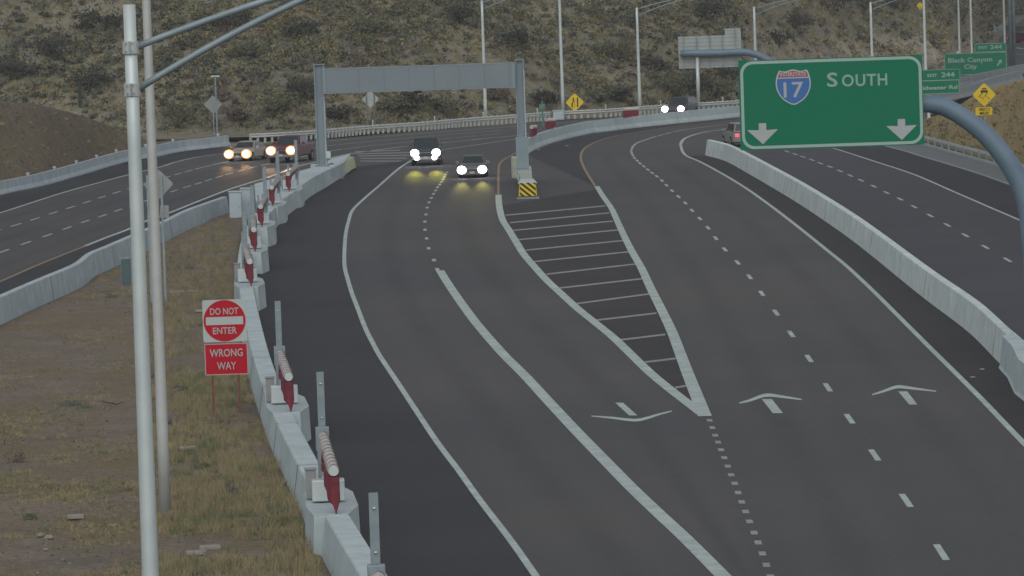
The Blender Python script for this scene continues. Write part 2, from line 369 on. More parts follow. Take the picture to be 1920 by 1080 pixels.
L1 = [(990, 257), (965, 261), (918.5, 267.7), (880, 273.6), (825, 281.6), (800, 289), (772, 300.5), (744, 319), (711, 348), (682, 373), (661, 394), (653.5, 415), (648, 440), (645.7, 475), (646.3, 500), (651, 520), (660, 550), (670, 576), (685, 615), (700, 645), (714, 670),
      (747.5, 720), (785, 777), (822, 832), (860, 882), (901, 939), (960, 1016), (1005, 1080), (1050, 1140), (1110, 1220)]
L8 = [(1276, 270), (1279, 282), (1287, 292), (1310, 302), (1335, 315), (1372, 336), (1405, 357), (1440, 382), (1477, 410), (1515, 440), (1552, 470), (1590, 501), (1640, 548), (1677, 585), (1727, 635), (1752, 660), (1790, 697.5), (1840, 747.5), (1890, 800), (1919, 830), (1990, 905), (2060, 980)]
L8up = [(1384, 238), (1360, 242), (1322, 247.5), (1297, 254), (1282, 261), (1276, 270)]
B3road = [(664, 313), (634, 331), (612.5, 347.5), (587.5, 362.5), (572.5, 374), (544, 400), (524, 418), (506, 447), (486.6, 473), (481, 516), (481, 555), (481, 590), (486, 625), (497, 665), (520, 720), (545, 775), (575, 835), (610, 900), (650, 970), (690, 1040), (730, 1110), (790, 1220)]
B5near = [(1322, 291), (1360, 302), (1397, 322), (1440, 347), (1490, 377), (1540, 410), (1590, 445), (1640, 484), (1690, 525), (1740, 565), (1815, 622), (1865, 672), (1888, 707), (1900.7, 735.5), (1920, 752), (1990, 810), (2080, 890)]
strip('left_shoulder', [p for p in B3road], [(x-2, y) for x, y in L1[6:]], 0.004, M['asphalt_dark'])
strip('right_shoulder', L8[2:], B5near, 0.004, M['asphalt_brown'])
strip('gore_pavement', [(987, 290), (1040, 269), (1100, 254), (1140, 247.5), (1200, 239.5), (1295, 230), (1384, 220)], [(1116, 349), (1094, 312), (1091, 285), (1104, 273), (1150, 256), (1235, 242), (1384, 224)], 0.004, M['asphalt_dark'])
strip('gore_pavement', [(936, 386), (942, 411), (954.6, 431.7), (982.5, 477), (1025, 525), (1085, 580), (1150, 632.5), (1217, 699), (1317, 776)], [(1118, 355), (1130, 370), (1145, 390), (1160, 420), (1185, 470), (1220, 540), (1260, 620), (1290, 701), (1320, 778)], 0.004, M['asphalt_brown'])
strip('right_road', [(1343, 264), (1440, 330), (1590, 425), (1715, 515), (1865, 635), (1920, 680), (2080, 800)], [(1500, 240), (1575, 258), (1700, 292), (1800, 330), (1902, 375), (1990, 430), (2200, 550)], 0.004, M['asphalt_blue'])
strip('right_road_shoulder', [(1480, 254), (1570, 280), (1640, 302.5), (1715, 327.5), (1790, 360), (1865, 392.5), (1917, 415), (2060, 480)], [(1620, 262), (1722, 292), (1760, 304), (1810, 320), (1850, 333), (1902, 352), (1940, 370), (2100, 450)], 0.009, M['asphalt_dark'])
strip('left_road_shoulder', [(-80, 392), (0, 369), (75, 352), (150, 331), (225, 309), (262, 301), (294, 296), (337, 287), (387, 281), (417, 278)], [(-80, 421), (0, 399), (62, 379), (125, 359), (187, 342), (235, 329), (300, 313), (325, 305), (362, 296), (417, 288)], 0.004, M['asphalt_dark'])
strip('left_road_shoulder', [(-60, 640), (0, 600), (50, 575), (100, 553), (182, 517), (240, 490), (312, 455), (430, 405)], [(-60, 549), (0, 530), (75, 497), (160, 463), (240, 432), (320, 401), (375, 378), (427, 358)], 0.004, M['asphalt_dark'])

# ------------------------------------------------------------------ MARKINGS
def line_mesh(mb, pts, w, z=0.009, sm=True):
    if sm and len(pts) > 2: pts = smooth(pts, 6)
    P = [G(x, y, z) for x, y in pts]; Lf = []; Rt = []
    for i, p in enumerate(P):
        t = (P[min(i+1, len(P)-1)]-P[max(i-1, 0)]); t.z = 0; t.normalize()
        n = Vector((-t.y, t.x, 0)); ww = w if not isinstance(w, tuple) else w[0]+(w[1]-w[0])*i/(len(P)-1)
        Lf.append(p+n*ww/2); Rt.append(p-n*ww/2)
    b = len(mb.v); n = len(P); mb.v += [tuple(q) for q in Lf+Rt]
    for i in range(n-1): mb.f.append((b+i, b+n+i, b+n+i+1, b+i+1)); mb.m.append(0)
def dashes(mb, pts, length, w, z=0.009):
    P = [G(x, y, z) for x, y in pts]
    for i, p in enumerate(P):
        t = (P[min(i+1, len(P)-1)]-P[max(i-1, 0)]).normalized(); n = Vector((-t.y, t.x, 0))
        a, b = p-t*length/2, p+t*length/2
        mb.face([a+n*w/2, b+n*w/2, b-n*w/2, a-n*w/2])
L3 = [(825, 507), (837.5, 527.5), (852.5, 550), (870, 575), (892.5, 605), (920, 637.5), (949, 669.5), (985, 705), (1031, 755), (1082.5, 810), (1135, 864), (1185, 915), (1235, 962.5), (1285, 1009), (1352, 1076), (1420, 1145), (1500, 1220)]
L4 = [(934.8, 365), (936, 386), (942, 411), (954.6, 431.7), (967, 452), (982.5, 477), (1003, 501), (1025, 525), (1055, 553), (1085, 580), (1120, 608), (1150, 632.5), (1185, 666), (1217, 697), (1248, 723), (1279.6, 747.6), (1317, 776)]
L5 = [(1119, 349), (1130, 367), (1146, 390), (1160, 420), (1172.5, 447), (1187, 475), (1203.5, 504), (1220, 540), (1240, 580), (1260, 622), (1276, 664), (1290, 701), (1306.7, 743), (1321.5, 780)]
mb = MB()
line_mesh(mb, L1, 0.19); line_mesh(mb, L8, 0.2); line_mesh(mb, L8up, 0.24)
line_mesh(mb, [(1430, 237), (1500, 259), (1570, 280), (1640, 302.5), (1715, 327.5), (1790, 360), (1865, 392.5), (1917, 415), (2060, 480)], 0.17, 0.013)
line_mesh(mb, [(-80, 421), (0, 399), (62, 379), (125, 359), (187, 342), (235, 329), (300, 313), (325, 305), (362, 296), (400, 290), (417, 288), (480, 280), (540, 272), (613, 265), (664, 260), (731, 254.6), (790, 250), (880, 243.5), (965, 237), (1100, 227)], 0.2)
mb.build('edge_line', M['white'], road)
mb = MB()
line_mesh(mb, [(160, 461), (200, 445), (240, 430), (272, 415), (320, 398), (375, 376), (427, 356), (477, 340), (492, 336), (509, 330), (536, 320), (562, 311), (594, 303), (625, 295), (658, 288), (702, 282), (746, 276), (775, 273), (819, 268.5), (880, 263), (904, 260), (965, 254.6), (990, 251)], 0.24)
line_mesh(mb, L3, 0.39); line_mesh(mb, L4, 0.38, 0.013); line_mesh(mb, L5, (0.32, 0.44), 0.018)

mb.build('wide_line', M['white'], road)
mb = MB()
line_mesh(mb, [(1115.5, 348), (1104, 330), (1094, 312), (1089, 297), (1091, 285), (1100, 275), (1120, 265), (1150, 255.5), (1185, 249.5), (1235, 241.5), (1285, 234), (1335, 229), (1384, 224.5)], 0.17, 0.013)
line_mesh(mb, [(975, 281), (959.5, 291), (942, 301), (936, 310), (934.6, 326), (934.5, 345), (934.5, 364)], 0.16, 0.013)
line_mesh(mb, [(-60, 549), (0, 527.5), (75, 495), (160, 461)], 0.18, 0.013)
mb.build('yellow_line', M['yellow_line'], road)
mb = MB()
near = [(1832, 1145), (1765, 1035), (1699, 938), (1640, 853), (1593, 785), (1552, 726), (1517, 672), (1483.5, 626), (1455, 586), (1428.5, 550), (1405.5, 519), (1383, 492), (1359, 467.5), (1342, 446.5), (1327.5, 427), (1312, 409.7), (1297.5, 394.5), (1285, 380.5), (1272, 368.5), (1260, 357.5), (1249.5, 347.3), (1241, 338.5), (1231.5, 330.5), (1222.5, 324), (1214.5, 317.8), (1207, 311.7), (1200, 306.3), (1194.5, 301), (1189.5, 296), (1186.7, 291.2), (1184.5, 286.7), (1183.7, 282.5), (1185, 278), (1187, 274.2), (1191, 270.5), (1197.5, 266.7), (1206, 263.7), (1215, 260.5), (1225.7, 257), (1239, 253.5), (1252.6, 249.7), (1269, 246), (1285, 243), (1307, 240), (1325, 237.6), (1348, 235), (1371, 233)]
dashes(mb, near, 3.3, 0.17)
rr = [(1476, 284), (1490.7, 289), (1505.5, 294), (1522, 299.5), (1538, 306), (1556, 312.5), (1575, 320.5), (1594, 329), (1614.5, 338), (1638, 349), (1662, 361), (1687.5, 373), (1714, 387.5), (1744, 404), (1776, 421.7), (1810, 441), (1847.5, 463), (1889, 487), (1934, 514)]
dashes(mb, rr, 3.3, 0.16)
d1 = [(-8, 433), (30, 421.7), (65.5, 410.5), (100, 399), (132.5, 388.7), (163, 378.7), (191, 369.5), (218.7, 360.7), (245, 352.5), (269, 345), (292, 338), (313, 332), (333.7, 326), (353.7, 320.5), (373, 315.5), (390, 311.5), (408, 307.2), (425, 303.6), (442, 300.2), (460, 297), (480, 293.6), (500, 290.3), (521, 287), (543, 283.6), (565, 280.3), (590, 276.8), (617, 273.2), (651, 269.5), (684, 266), (717, 263), (756, 259.5), (794, 256), (835, 252.8), (876, 249.6), (918, 246.3)]
dashes(mb, d1, 3.3, 0.17)
d2 = [(-34, 486), (7.5, 470.7), (48.7, 455.5), (88.7, 441.2), (126, 427.5), (160, 415), (192.5, 404.5), (221.7, 394), (249, 385), (276, 375.5), (301, 366.5), (326, 358), (350.6, 350), (372, 343.7), (391, 337.5), (411, 331.2), (430.6, 325.5), (452, 319.5), (474, 313.8), (497, 308.5), (520, 303.4), (545, 298), (572, 292.5), (600, 287), (631, 281.3), (660, 277.7), (688.5, 274), (723, 270.6), (753.5, 267.7), (790, 264), (830, 260.4), (875, 256.3), (920, 252.2)]
dashes(mb, d2, 3.3, 0.17)
dashes(mb, [(803.7, 465.5), (800, 447), (796.9, 430.6), (796.7, 415.4), (798.7, 402), (801, 389.2), (804.5, 379.4), (808.7, 371), (813, 363.5), (817, 357), (820.5, 351), (824.6, 345.8), (827.8, 340.8), (830.8, 336), (833, 331.7), (835, 327.5), (838, 323)], 2.0, 0.17)
dashes(mb, [(804, 466), (813.7, 487.5)][1:]+[(820, 505)], 2.0, 0.19)
mb.build('lane_dash', M['white'], road)
mb = MB()
dd = [(1330.6, 788), (1335.8, 801.7), (1341, 816), (1346.3, 829), (1352, 843.2), (1358, 858), (1364.5, 874), (1371, 890.3), (1377.5, 906), (1384, 923.5), (1390.7, 941), (1398, 959), (1405.5, 977.5), (1414, 998.5), (1421.5, 1017), (1429.5, 1037.5), (1437, 1059), (1445, 1081), (1453, 1104)]
for x, y in dd:
    k = (y+92)/142700.0; hw = 0.085/(CAMH/(y+92)); hl = 0.42*(y+92)**2/142700.0
    mb.face([G(x-hw-1, y-hl, .009), G(x+hw-1, y-hl, .009), G(x+hw+1, y+hl, .009), G(x-hw+1, y+hl, .009)][::-1])
mb.build('dotted_line', M['white_worn'], road)
mb = MB()
hs_ = [((948, 403.5), (1135, 386)), ((956, 417.5), (1142.5, 399)), ((962, 432), (1149, 414.5)), ((971, 449.5), (1159, 431)), ((986, 469), (1168, 451)), ((1001, 490.5), (1179, 472)), ((1025, 514), (1191, 495)), ((1049, 540), (1204, 522.5)), ((1079, 569.5), (1217.5, 551)), ((1112.5, 601), (1231, 587)), ((1156, 638), (1247.5, 627)), ((1209, 679), (1267, 672)), ((1266, 726.7), (1291, 722.5))]
for a, b in hs_:
    hy = 0.95+0.75*(a[1]-400)/300
    mb.face([G(a[0], a[1]-hy, .009), G(a[0], a[1]+hy, .009), G(b[0], b[1]+hy, .009), G(b[0], b[1]-hy, .009)])
for y0, y1, x0, x1 in [(284.5, 281.5, 666, 750), (288.5, 286, 668, 770), (292.5, 291, 672, 768), (297, 296.5, 676, 762), (302, 302, 676, 752)]:
    mb.face([G(x0, y0-.7, .009), G(x0, y0+.7, .009), G(x1, y1+.7, .009), G(x1, y1-.7, .009)])
mb.build('gore_hatching', M['white_thin'], road)
mb = MB()
def Q(*p): mb.face([G(x, y, .009) for x, y in p][::-1])
Q((1153.5, 754.8), (1168, 754.8), (1195, 778.8), (1179.6, 778.8))
Q((1428, 748), (1447, 748), (1468, 774.5), (1449, 774.5))
Q((1684, 733.7), (1701, 733.7), (1720, 758.5), (1705, 758.5))
def chev(pts, th):
    pts = smooth(pts, 2); n = len(pts); v = []
    for i, (x, y) in enumerate(pts):
        e = th*(0.35+0.65*math.sin(math.pi*min(1, max(0, i/(n-1)))))
        v.append((x, y, e))
    for i in range(n-1):
        (x0, y0, e0), (x1, y1, e1) = v[i], v[i+1]
        Q((x0, y0-e0), (x1, y1-e1), (x1, y1+e1), (x0, y0+e0))
chev([(1109, 780), (1150, 783.5), (1190, 788), (1212, 784), (1235, 777), (1260, 770.5)], 2.6)
chev([(1386, 755.5), (1405, 751), (1425, 743.5), (1441, 740.5), (1465, 743.5), (1503, 749)], 3.2)
chev([(1635, 740), (1655, 734), (1673, 727.5), (1687, 725), (1715, 728.5), (1755, 733.5)], 3.0)
mb.build('lane_arrow', M['white'], road)
mb = MB()
for pts in [[(1300, 800), (1420, 855), (1480, 895), (1560, 950), (1650, 1020), (1730, 1090)], [(1655, 585), (1560, 540)], [(794, 470), (803, 500), (818, 540), (840, 575), (872, 625), (905, 672), (960, 730)], [(1600, 800), (1700, 870), (1790, 930), (1880, 1000)], [(1560, 560), (1640, 640), (1700, 700)]]:
    line_mesh(mb, pts, 0.05, 0.006)
mb.build('paving_seam', M['seam'], road)

# wheel paths and oil streaks of the lanes: the road's own asphalt, worn across each lane
mt = M['asphalt'].copy(); mt.name = 'lane asphalt'; n_ = mt.node_tree; b_ = n_.nodes['Principled BSDF']
uv = n_.nodes.new('ShaderNodeUVMap'); uv.uv_map = 'across'; sx_ = n_.nodes.new('ShaderNodeSeparateXYZ'); n_.links.new(uv.outputs[0], sx_.inputs[0])
rp = n_.nodes.new('ShaderNodeValToRGB'); cr_ = rp.color_ramp; cr_.interpolation = 'B_SPLINE'
vals = [(0.0, .5), (.12, .5), (.27, .62), (.40, .48), (.50, .33), (.60, .48), (.73, .62), (.88, .5), (1.0, .5)]
while len(cr_.elements) < len(vals): cr_.elements.new(.5)
for e_, (p_, v_) in zip(cr_.elements, vals): e_.position = p_; e_.color = (v_, v_, v_, 1)
n_.links.new(sx_.outputs[0], rp.inputs[0])
tc_ = n_.nodes.new('ShaderNodeTexCoord'); nz_ = n_.nodes.new('ShaderNodeTexNoise'); nz_.inputs['Scale'].default_value = .12; nz_.inputs['Detail'].default_value = 6; n_.links.new(tc_.outputs['Object'], nz_.inputs['Vector'])
am = n_.nodes.new('ShaderNodeMapRange'); am.inputs['From Min'].default_value = .3; am.inputs['From Max'].default_value = .7; am.inputs['To Min'].default_value = .15; am.inputs['To Max'].default_value = 1.15; n_.links.new(nz_.outputs[0], am.inputs[0])
sb = n_.nodes.new('ShaderNodeMath'); sb.operation = 'SUBTRACT'; sb.inputs[1].default_value = .5; n_.links.new(rp.outputs[0], sb.inputs[0])
ml_ = n_.nodes.new('ShaderNodeMath'); ml_.operation = 'MULTIPLY'; n_.links.new(sb.outputs[0], ml_.inputs[0]); n_.links.new(am.outputs[0], ml_.inputs[1])
ad = n_.nodes.new('ShaderNodeMath'); ad.operation = 'ADD'; ad.inputs[1].default_value = 1.0; n_.links.new(ml_.outputs[0], ad.inputs[0])
mx_ = n_.nodes.new('ShaderNodeMix'); mx_.data_type = 'RGBA'; mx_.blend_type = 'MULTIPLY'; mx_.inputs[0].default_value = 1
src = b_.inputs['Base Color'].links[0].from_socket; n_.links.new(src, mx_.inputs[6]); n_.links.new(ad.outputs[0], mx_.inputs[7]); n_.links.new(mx_.outputs[2], b_.inputs['Base Color'])
def lane(A, B):
    o = strip('lane_surface', A, B, 0.0022, mt, n=160, parent=road); me = o.data; ul = me.uv_layers.new(name='across'); n = 160
    for l in me.loops: ul.data[l.index].uv = (0.0 if l.vertex_index <= n else 1.0, 0.0)
mid = [(835, 327), (820, 351), (804, 379), (797, 415), (800, 447), (806, 475), (825, 507)]+L3[1:]
lane(L1[9:], mid)
lane(mid, [(934.7, 330), (934.8, 350)]+L4+[(1335.8, 801.7), (1364, 874), (1405.5, 977.5), (1441, 1077), (1500, 1220)])
dn_ = near[::-1]
lane([(1089, 297), (1094, 312), (1104, 330)]+L5+[(1335.8, 801.7), (1364, 874), (1405.5, 977.5), (1441, 1077), (1500, 1220)], dn_[16:])
lane(dn_[15:], L8[1:-3])
lane([(1450, 300), (1590, 388), (1715, 478), (1865, 590), (2000, 700)], rr)
lane(rr, [(1430, 237), (1500, 259), (1570, 280), (1640, 302.5), (1715, 327.5), (1790, 360), (1865, 392.5), (1917, 415), (2060, 480)])
lane([(-80, 421), (0, 399), (62, 379), (125, 359), (187, 342), (235, 329), (300, 313), (362, 296), (417, 288), (480, 280), (613, 265), (790, 250)], d1[:-3])
lane(d1[:-3], d2[:-3])
lane(d2[:-5], [(-60, 549), (0, 527.5), (75, 495), (160, 461), (240, 430), (320, 398), (427, 356), (509, 330), (594, 303), (702, 282), (775, 273)])

# concrete gutter and kerb on the far right
strip('gutter', [(1600, 243), (1736, 275), (1800, 291), (1888, 318), (1960, 352), (2100, 420)], [(1620, 262), (1722, 291), (1760, 302), (1810, 317), (1850, 330), (1902, 349), (1940, 366), (2100, 446)], 0.013, mat('grey gutter concrete', (0.14, 0.16, 0.165), 0.9, spots=(0.11, 0.125, 0.13), scale=0.5))
mb = MB(); line_mesh(mb, [(1620, 263), (1700, 284), (1722, 291), (1760, 302), (1810, 317), (1850, 330), (1902, 349), (1940, 366), (2100, 446)], 0.24, 0.02)
mb.build('kerb', M['conc_far'], kind='structure')

# ------------------------------------------------------------------ DIRT MEDIAN
B2base = [(-200, 700), (-60, 641), (0, 612), (50, 588), (100, 565), (155, 540), (182, 518), (217, 502), (312, 457), (357, 433), (400, 416), (432, 404)]
B3dirt = [(437, 415), (436, 440), (436, 480), (436.5, 530), (446, 580), (458, 640), (467, 710), (477, 745), (494, 800), (498, 830), (516, 866), (535.5, 901), (556, 945), (570, 990), (577, 1023), (590, 1052), (605, 1085), (640, 1150), (700, 1260)]
b2y = [p[1] for p in B2base][::-1]; b2x = [p[0] for p in B2base][::-1]; b3y = [p[1] for p in B3dirt]; b3x = [p[0] for p in B3dirt]
mb = MB(); rows = list(np.arange(404, 700, 3.0))+list(np.arange(700, 1260, 4.0)); nc = 150
def dirtz(x, y):
    return 0.09*fbm(x, y, 0.22, 3)+0.05*fbm(x+9, y, 1.1, 3)
for y in rows:
    xl = interp(y, b2y, b2x) if y < 700 else -260
    xr = interp(y, b3y, b3x)+22
    if y < 420: xl, xr = interp(y, b2y, b2x)-4, 462
    for k in range(nc+1):
        t = k/nc; p = G(xl-4+(xr-xl+4)*t, y, 0.0); e = min(1, min(t, 1-t)*14)
        mb.v.append((p.x, p.y, 0.02+(0.17+dirtz(p.x, p.y))*e))
for i in range(len(rows)-1):
    for k in range(nc): mb.f.append((i*(nc+1)+k, (i+1)*(nc+1)+k, (i+1)*(nc+1)+k+1, i*(nc+1)+k+1)); mb.m.append(0)
mb.build('dirt_median', M['dirt'], smooth_=True, kind='structure')

# ------------------------------------------------------------------ CONCRETE BARRIERS
def barrier_mesh(mb, line, prof, sm=6, cap=True):
    """line = world ground points; prof = (offset, height) outline, + offset is to the left of travel"""
    n = len(line); rings = []
    for i, p in enumerate(line):
        t = (line[min(i+1, n-1)]-line[max(i-1, 0)]); t.z = 0; t.normalize(); nn = Vector((-t.y, t.x, 0))
        rings.append([p+nn*o+Vector((0, 0, h)) for o, h in prof])
    mb.loft(rings, 0, cap)
def res_line(P, step):
    L = [0]
    for i in range(1, len(P)): L.append(L[-1]+(P[i]-P[i-1]).length)
    n = max(2, int(L[-1]/step))
    return [Vector([float(np.interp(t*L[-1], L, [p[k] for p in P])) for k in range(3)]) for t in np.linspace(0, 1, n+1)]
def joints(root, line, prof, every, off=0.004):
    n = len(line); acc = 0
    for i in range(1, n-1):
        acc += (line[i]-line[i-1]).length
        if acc >= every:
            acc = 0; t = (line[i+1]-line[i-1]).normalized(); nn = Vector((-t.y, t.x, 0))
            pr = [(o*1.01+math.copysign(off, o), h+(off if h > 0.7 else 0)) for o, h in prof]
            a = [line[i]-t*0.025+nn*o+Vector((0, 0, h)) for o, h in pr]; b = [line[i]+t*0.025+nn*o+Vector((0, 0, h)) for o, h in pr]
            mb = MB(); mb.loft([a, b], 0); mb.build('joint', M['joint'], root)
F_SHAPE = [(0.30, 0), (0.30, 0.08), (0.17, 0.33), (0.11, 0.84), (-0.11, 0.84), (-0.17, 0.33), (-0.30, 0.08), (-0.30, 0)]
def scaled(h, w=1.0): return [(o*w, z*h/0.84) for o, z in F_SHAPE]

def off_line(P, d):
    out = []
    for i, p in enumerate(P):
        t = (P[min(i+1, len(P)-1)]-P[max(i-1, 0)]); t.z = 0; t.normalize(); out.append(p+Vector((-t.y, t.x, 0))*d)
    return out
# right divider wall (B5); travel far -> near, its road side is on the right hand
P5 = res_line([G(x, y) for x, y in smooth(B5near[:-5]+[(1882, 688), (1925, 730), (1990, 795), (2080, 880)], 6)], 1.5)
rt = thing('concrete_barrier', 'long pale concrete wall curving down the right side of the dashed lane', 'barrier', P5[len(P5)//2], 0, 'concrete barriers')
c5 = off_line(P5, 0.34)
mb = MB(); barrier_mesh(mb, c5, [(0.34, 0), (0.32, 0.1), (0.17, 1.06), (0.14, 1.09), (-0.14, 1.09), (-0.17, 1.06), (-0.32, 0.1), (-0.34, 0)]); mb.build('wall', M['concrete_warm'], rt)
# flare round the sign post
fl = [G(1880, 700), G(1889, 712), G(1900.7, 737), G(1922, 754), G(1990, 805)]
mb = MB(); rings = []
for (x, y, wd) in [(1872, 690, 0.34), (1889, 709, 0.48), (1902, 738, 0.8), (1922, 754, 0.85), (1960, 790, 0.85)]:
    p = G(x, y); rings.append([p, p+Vector((0.05, 0, 0.1)), p+Vector((0.16, 0, 1.1)), p+Vector((0.16+wd*1.3, 1.0, 1.1)), p+Vector((0.3+wd*1.3, 1.0, 0))])
mb.loft(rings); mb.build('post_flare', M['concrete'], rt)
joints(rt, c5, [(0.34, 0), (0.17, 1.07), (-0.17, 1.07), (-0.34, 0)], 31)

# median wall on the left (B2)
P2 = res_line([G(x, y) for x, y in smooth([(p[0], p[1]) for p in B2base[1:]], 6)], 1.5)
rt = thing('concrete_barrier', 'grey concrete wall between the left road and the dirt median', 'barrier', P2[len(P2)//2], 0, 'concrete barriers')
c2 = off_line(P2, 0.32)
pr2 = [(0.30, 0), (0.28, 0.1), (0.16, 1.08), (0.13, 1.11), (-0.13, 1.11), (-0.16, 1.08), (-0.28, 0.1), (-0.30, 0)]
mb = MB(); barrier_mesh(mb, c2, pr2); mb.build('wall', M['concrete_streak'], rt)
joints(rt, c2, [(0.30, 0), (0.16, 1.09), (-0.16, 1.09), (-0.30, 0)], 24)

# far-left wall (B1) with reflectors
P1 = res_line([G(x, y) for x, y in smooth([(-160, 412), (-80, 390), (0, 366), (75, 350), (150, 329), (225, 307), (262, 299), (294, 294), (337, 285), (387, 279), (432, 273.5)], 6)], 2.0)
rt = thing('concrete_barrier', 'low concrete wall with small reflectors at the foot of the dry brown mound', 'barrier', P1[len(P1)//2], 0, 'concrete barriers')
c1 = off_line(P1, 0.25)
mb = MB(); barrier_mesh(mb, c1, scaled(0.86)); mb.build('wall', M['concrete_streak'], rt)
acc = 0
for i in range(1, len(c1)):
    acc += (c1[i]-c1[i-1]).length
    if acc > 9.6:
        acc = 0; mb = MB(); p = c1[i]; mb.box((p.x, p.y, 0.95), (0.10, 0.05, 0.2)); mb.box((p.x, p.y, 1.02), (0.22, 0.04, 0.13)); mb.build('reflector', M['sign_white'], rt)

# divider wall beyond the gantry (B4)
P4 = res_line([G(x, y) for x, y in smooth([(990, 289), (1006, 279.5), (1035.5, 268), (1079, 256.5), (1120, 248), (1140, 246.3), (1200, 238.7), (1295, 229), (1384, 219.7), (1450, 213), (1550, 204), (1640, 197), (1720, 190)], 6)], 2.0)
rt = thing('concrete_barrier', 'smooth concrete wall sweeping right from the grey gantry leg to the big green sign', 'barrier', P4[len(P4)//3], 0, 'concrete barriers')
c4 = off_line(P4, 0.3)
mb = MB(); barrier_mesh(mb, c4, scaled(0.98)); mb.build('wall', M['concrete'], rt)
joints(rt, c4, scaled(0.98), 30)

# ramp wall on the left (B3) with its gate pads
P3 = res_line([G(x, y) for x, y in smooth([(645, 321), (620, 338), (596, 353), (570, 368), (548, 386), (521, 408), (494, 437), (472, 463), (463, 495), (459, 530), (462, 575), (469, 620), (478, 665), (489, 712), (503, 758), (519, 805), (541, 858), (567, 912), (592, 962), (620, 1015), (650, 1070), (690, 1140), (760, 1260)], 6)], 1.2)
ramp_wall = thing('concrete_barrier', 'pale concrete wall carrying the row of red and white gates', 'barrier', P3[len(P3)//2], 0, 'concrete barriers')
BH = 1.0
mb = MB(); barrier_mesh(mb, P3, [(0.46, 0), (0.44, 0.1), (0.31, BH-.03), (0.28, BH), (-0.26, BH), (-0.29, BH-.03), (-0.42, 0.1), (-0.44, 0)]); mb.build('wall', M['concrete'], ramp_wall)
joints(ramp_wall, P3, [(0.46, 0), (0.31, BH), (-0.29, BH), (-0.44, 0)], 12.2)
# gantry island: long slab joining the two walls at the left leg
isl = MB()
top = [(477, 345), (560, 321), (597, 311), (622, 297), (657, 288.5), (645, 304), (618, 318), (585, 331), (548, 352), (520, 372), (480, 378)]
tp = [G(x, y, 0.95) for x, y in top]; bt = [Vector((p.x, p.y, 0)) for p in tp]
isl.loft([bt, tp]); isl.build('gantry_island', M['concrete'], ramp_wall)
mb = MB()
a, b, c_, d_ = G(634, 318.5, .0), G(660, 305.5, .0), None, None
for (x0, y0b, x1, y1b, y0t, y1t) in [(634, 329, 661, 314, 309, 293)]:
    A = G(x0, y0b, 0.12); B = G(x1, y1b, 0.12)
    A2 = Vector((A.x-0.12, A.y, 0.88)); B2 = Vector((B.x-0.12, B.y, 0.88)); nn = Vector((0.25, -0.25, 0))
    mb.loft([[A+nn, B+nn, B2+nn, A2+nn], [A-nn*2, B-nn*2, B2-nn*2, A2-nn*2]])
mb.build('nose_panel', M['panel_lime'], ramp_wall)
# pedestal under the left gantry leg
mb = MB(); p = G(605, 336, 0); mb.box((p.x, p.y+0.2, 0.5), (1.5, 2.2, 1.0)); mb.build('leg_pedestal', M['concrete'], ramp_wall)

# guard rail at the foot of the hill
PG = res_line([G(x, y) for x, y in smooth([(470, 268), (540, 264.5), (613, 259), (688, 252), (790, 245), (880, 237), (962, 231), (1050, 224), (1140, 219.5), (1250, 211.5), (1385, 203), (1500, 195)], 6)], 0.62)
gr = thing('guard_rail', 'steel beam guard rail on closely set posts at the foot of the scrubby hill', 'guard rail', PG[len(PG)//2])
mb = MB(); barrier_mesh(mb, PG, [(0.05, 0.40), (-0.03, 0.46), (0.04, 0.56), (-0.03, 0.66), (0.05, 0.74), (0.09, 0.74), (0.02, 0.66), (0.09, 0.56), (0.02, 0.46), (0.09, 0.40)]); mb.build('rail', M['galv_warm'], gr)
ps = []; mb = MB()
for i, p in enumerate(PG):
    if i % 1 == 0:
        b_ = MB(); b_.box((p.x, p.y+0.14, 0.38), (0.20, 0.14, 0.78)); ps.append((p.x, b_))
mid = 25
if len(ps) > 100:
    for q, b_ in ps[:100]: b_.build('post', M['signback'], gr)
    mb = MB()
    for q, b_ in ps[100:]:
        k = len(mb.v); mb.v += b_.v; mb.f += [tuple(j+k for j in f) for f in b_.f]; mb.m += b_.m
    o = mb.build('posts', M['signback'], gr); o['kind'] = 'stuff'
else:
    for q, b_ in ps: b_.build('post', M['signback'], gr)
acc = 0
for i in range(1, len(PG)):
    acc += (PG[i]-PG[i-1]).length
    if acc > 7.6:
        acc = 0; mb = MB(); p = PG[i]; mb.box((p.x, p.y+0.1, 0.94), (0.09, 0.05, 0.42)); mb.box((p.x, p.y+0.06, 1.06), (0.14, 0.02, 0.14)); mb.build('reflector', M['sign_white'], gr)
# twin rail at the foot of the brown bank
PR = res_line([G(x, y) for x, y in smooth([(1690, 262), (1736, 274), (1790, 289), (1840, 302.5), (1885, 317), (1950, 345), (2080, 410)], 6)], 1.9)
g2 = thing('guard_rail', 'double pale guard rail below the bare brown bank', 'guard rail', PR[len(PR)//2])
mb = MB(); barrier_mesh(mb, PR, [(0.05, 0.44), (0.0, 0.54), (0.05, 0.72), (0.09, 0.72), (0.05, 0.54), (0.09, 0.44)]); mb.build('rail', M['signback'], g2)
mb = MB(); barrier_mesh(mb, PR, [(-0.1, 0.0), (-0.1, 0.16), (0.12, 0.16), (0.12, 0.0)]); mb.build('base_strip', M['signback'], g2)
for p in PR[::2]:
    b_ = MB(); b_.box((p.x, p.y+0.16, 0.35), (0.12, 0.12, 0.7)); b_.build('post', M['galv'], g2)
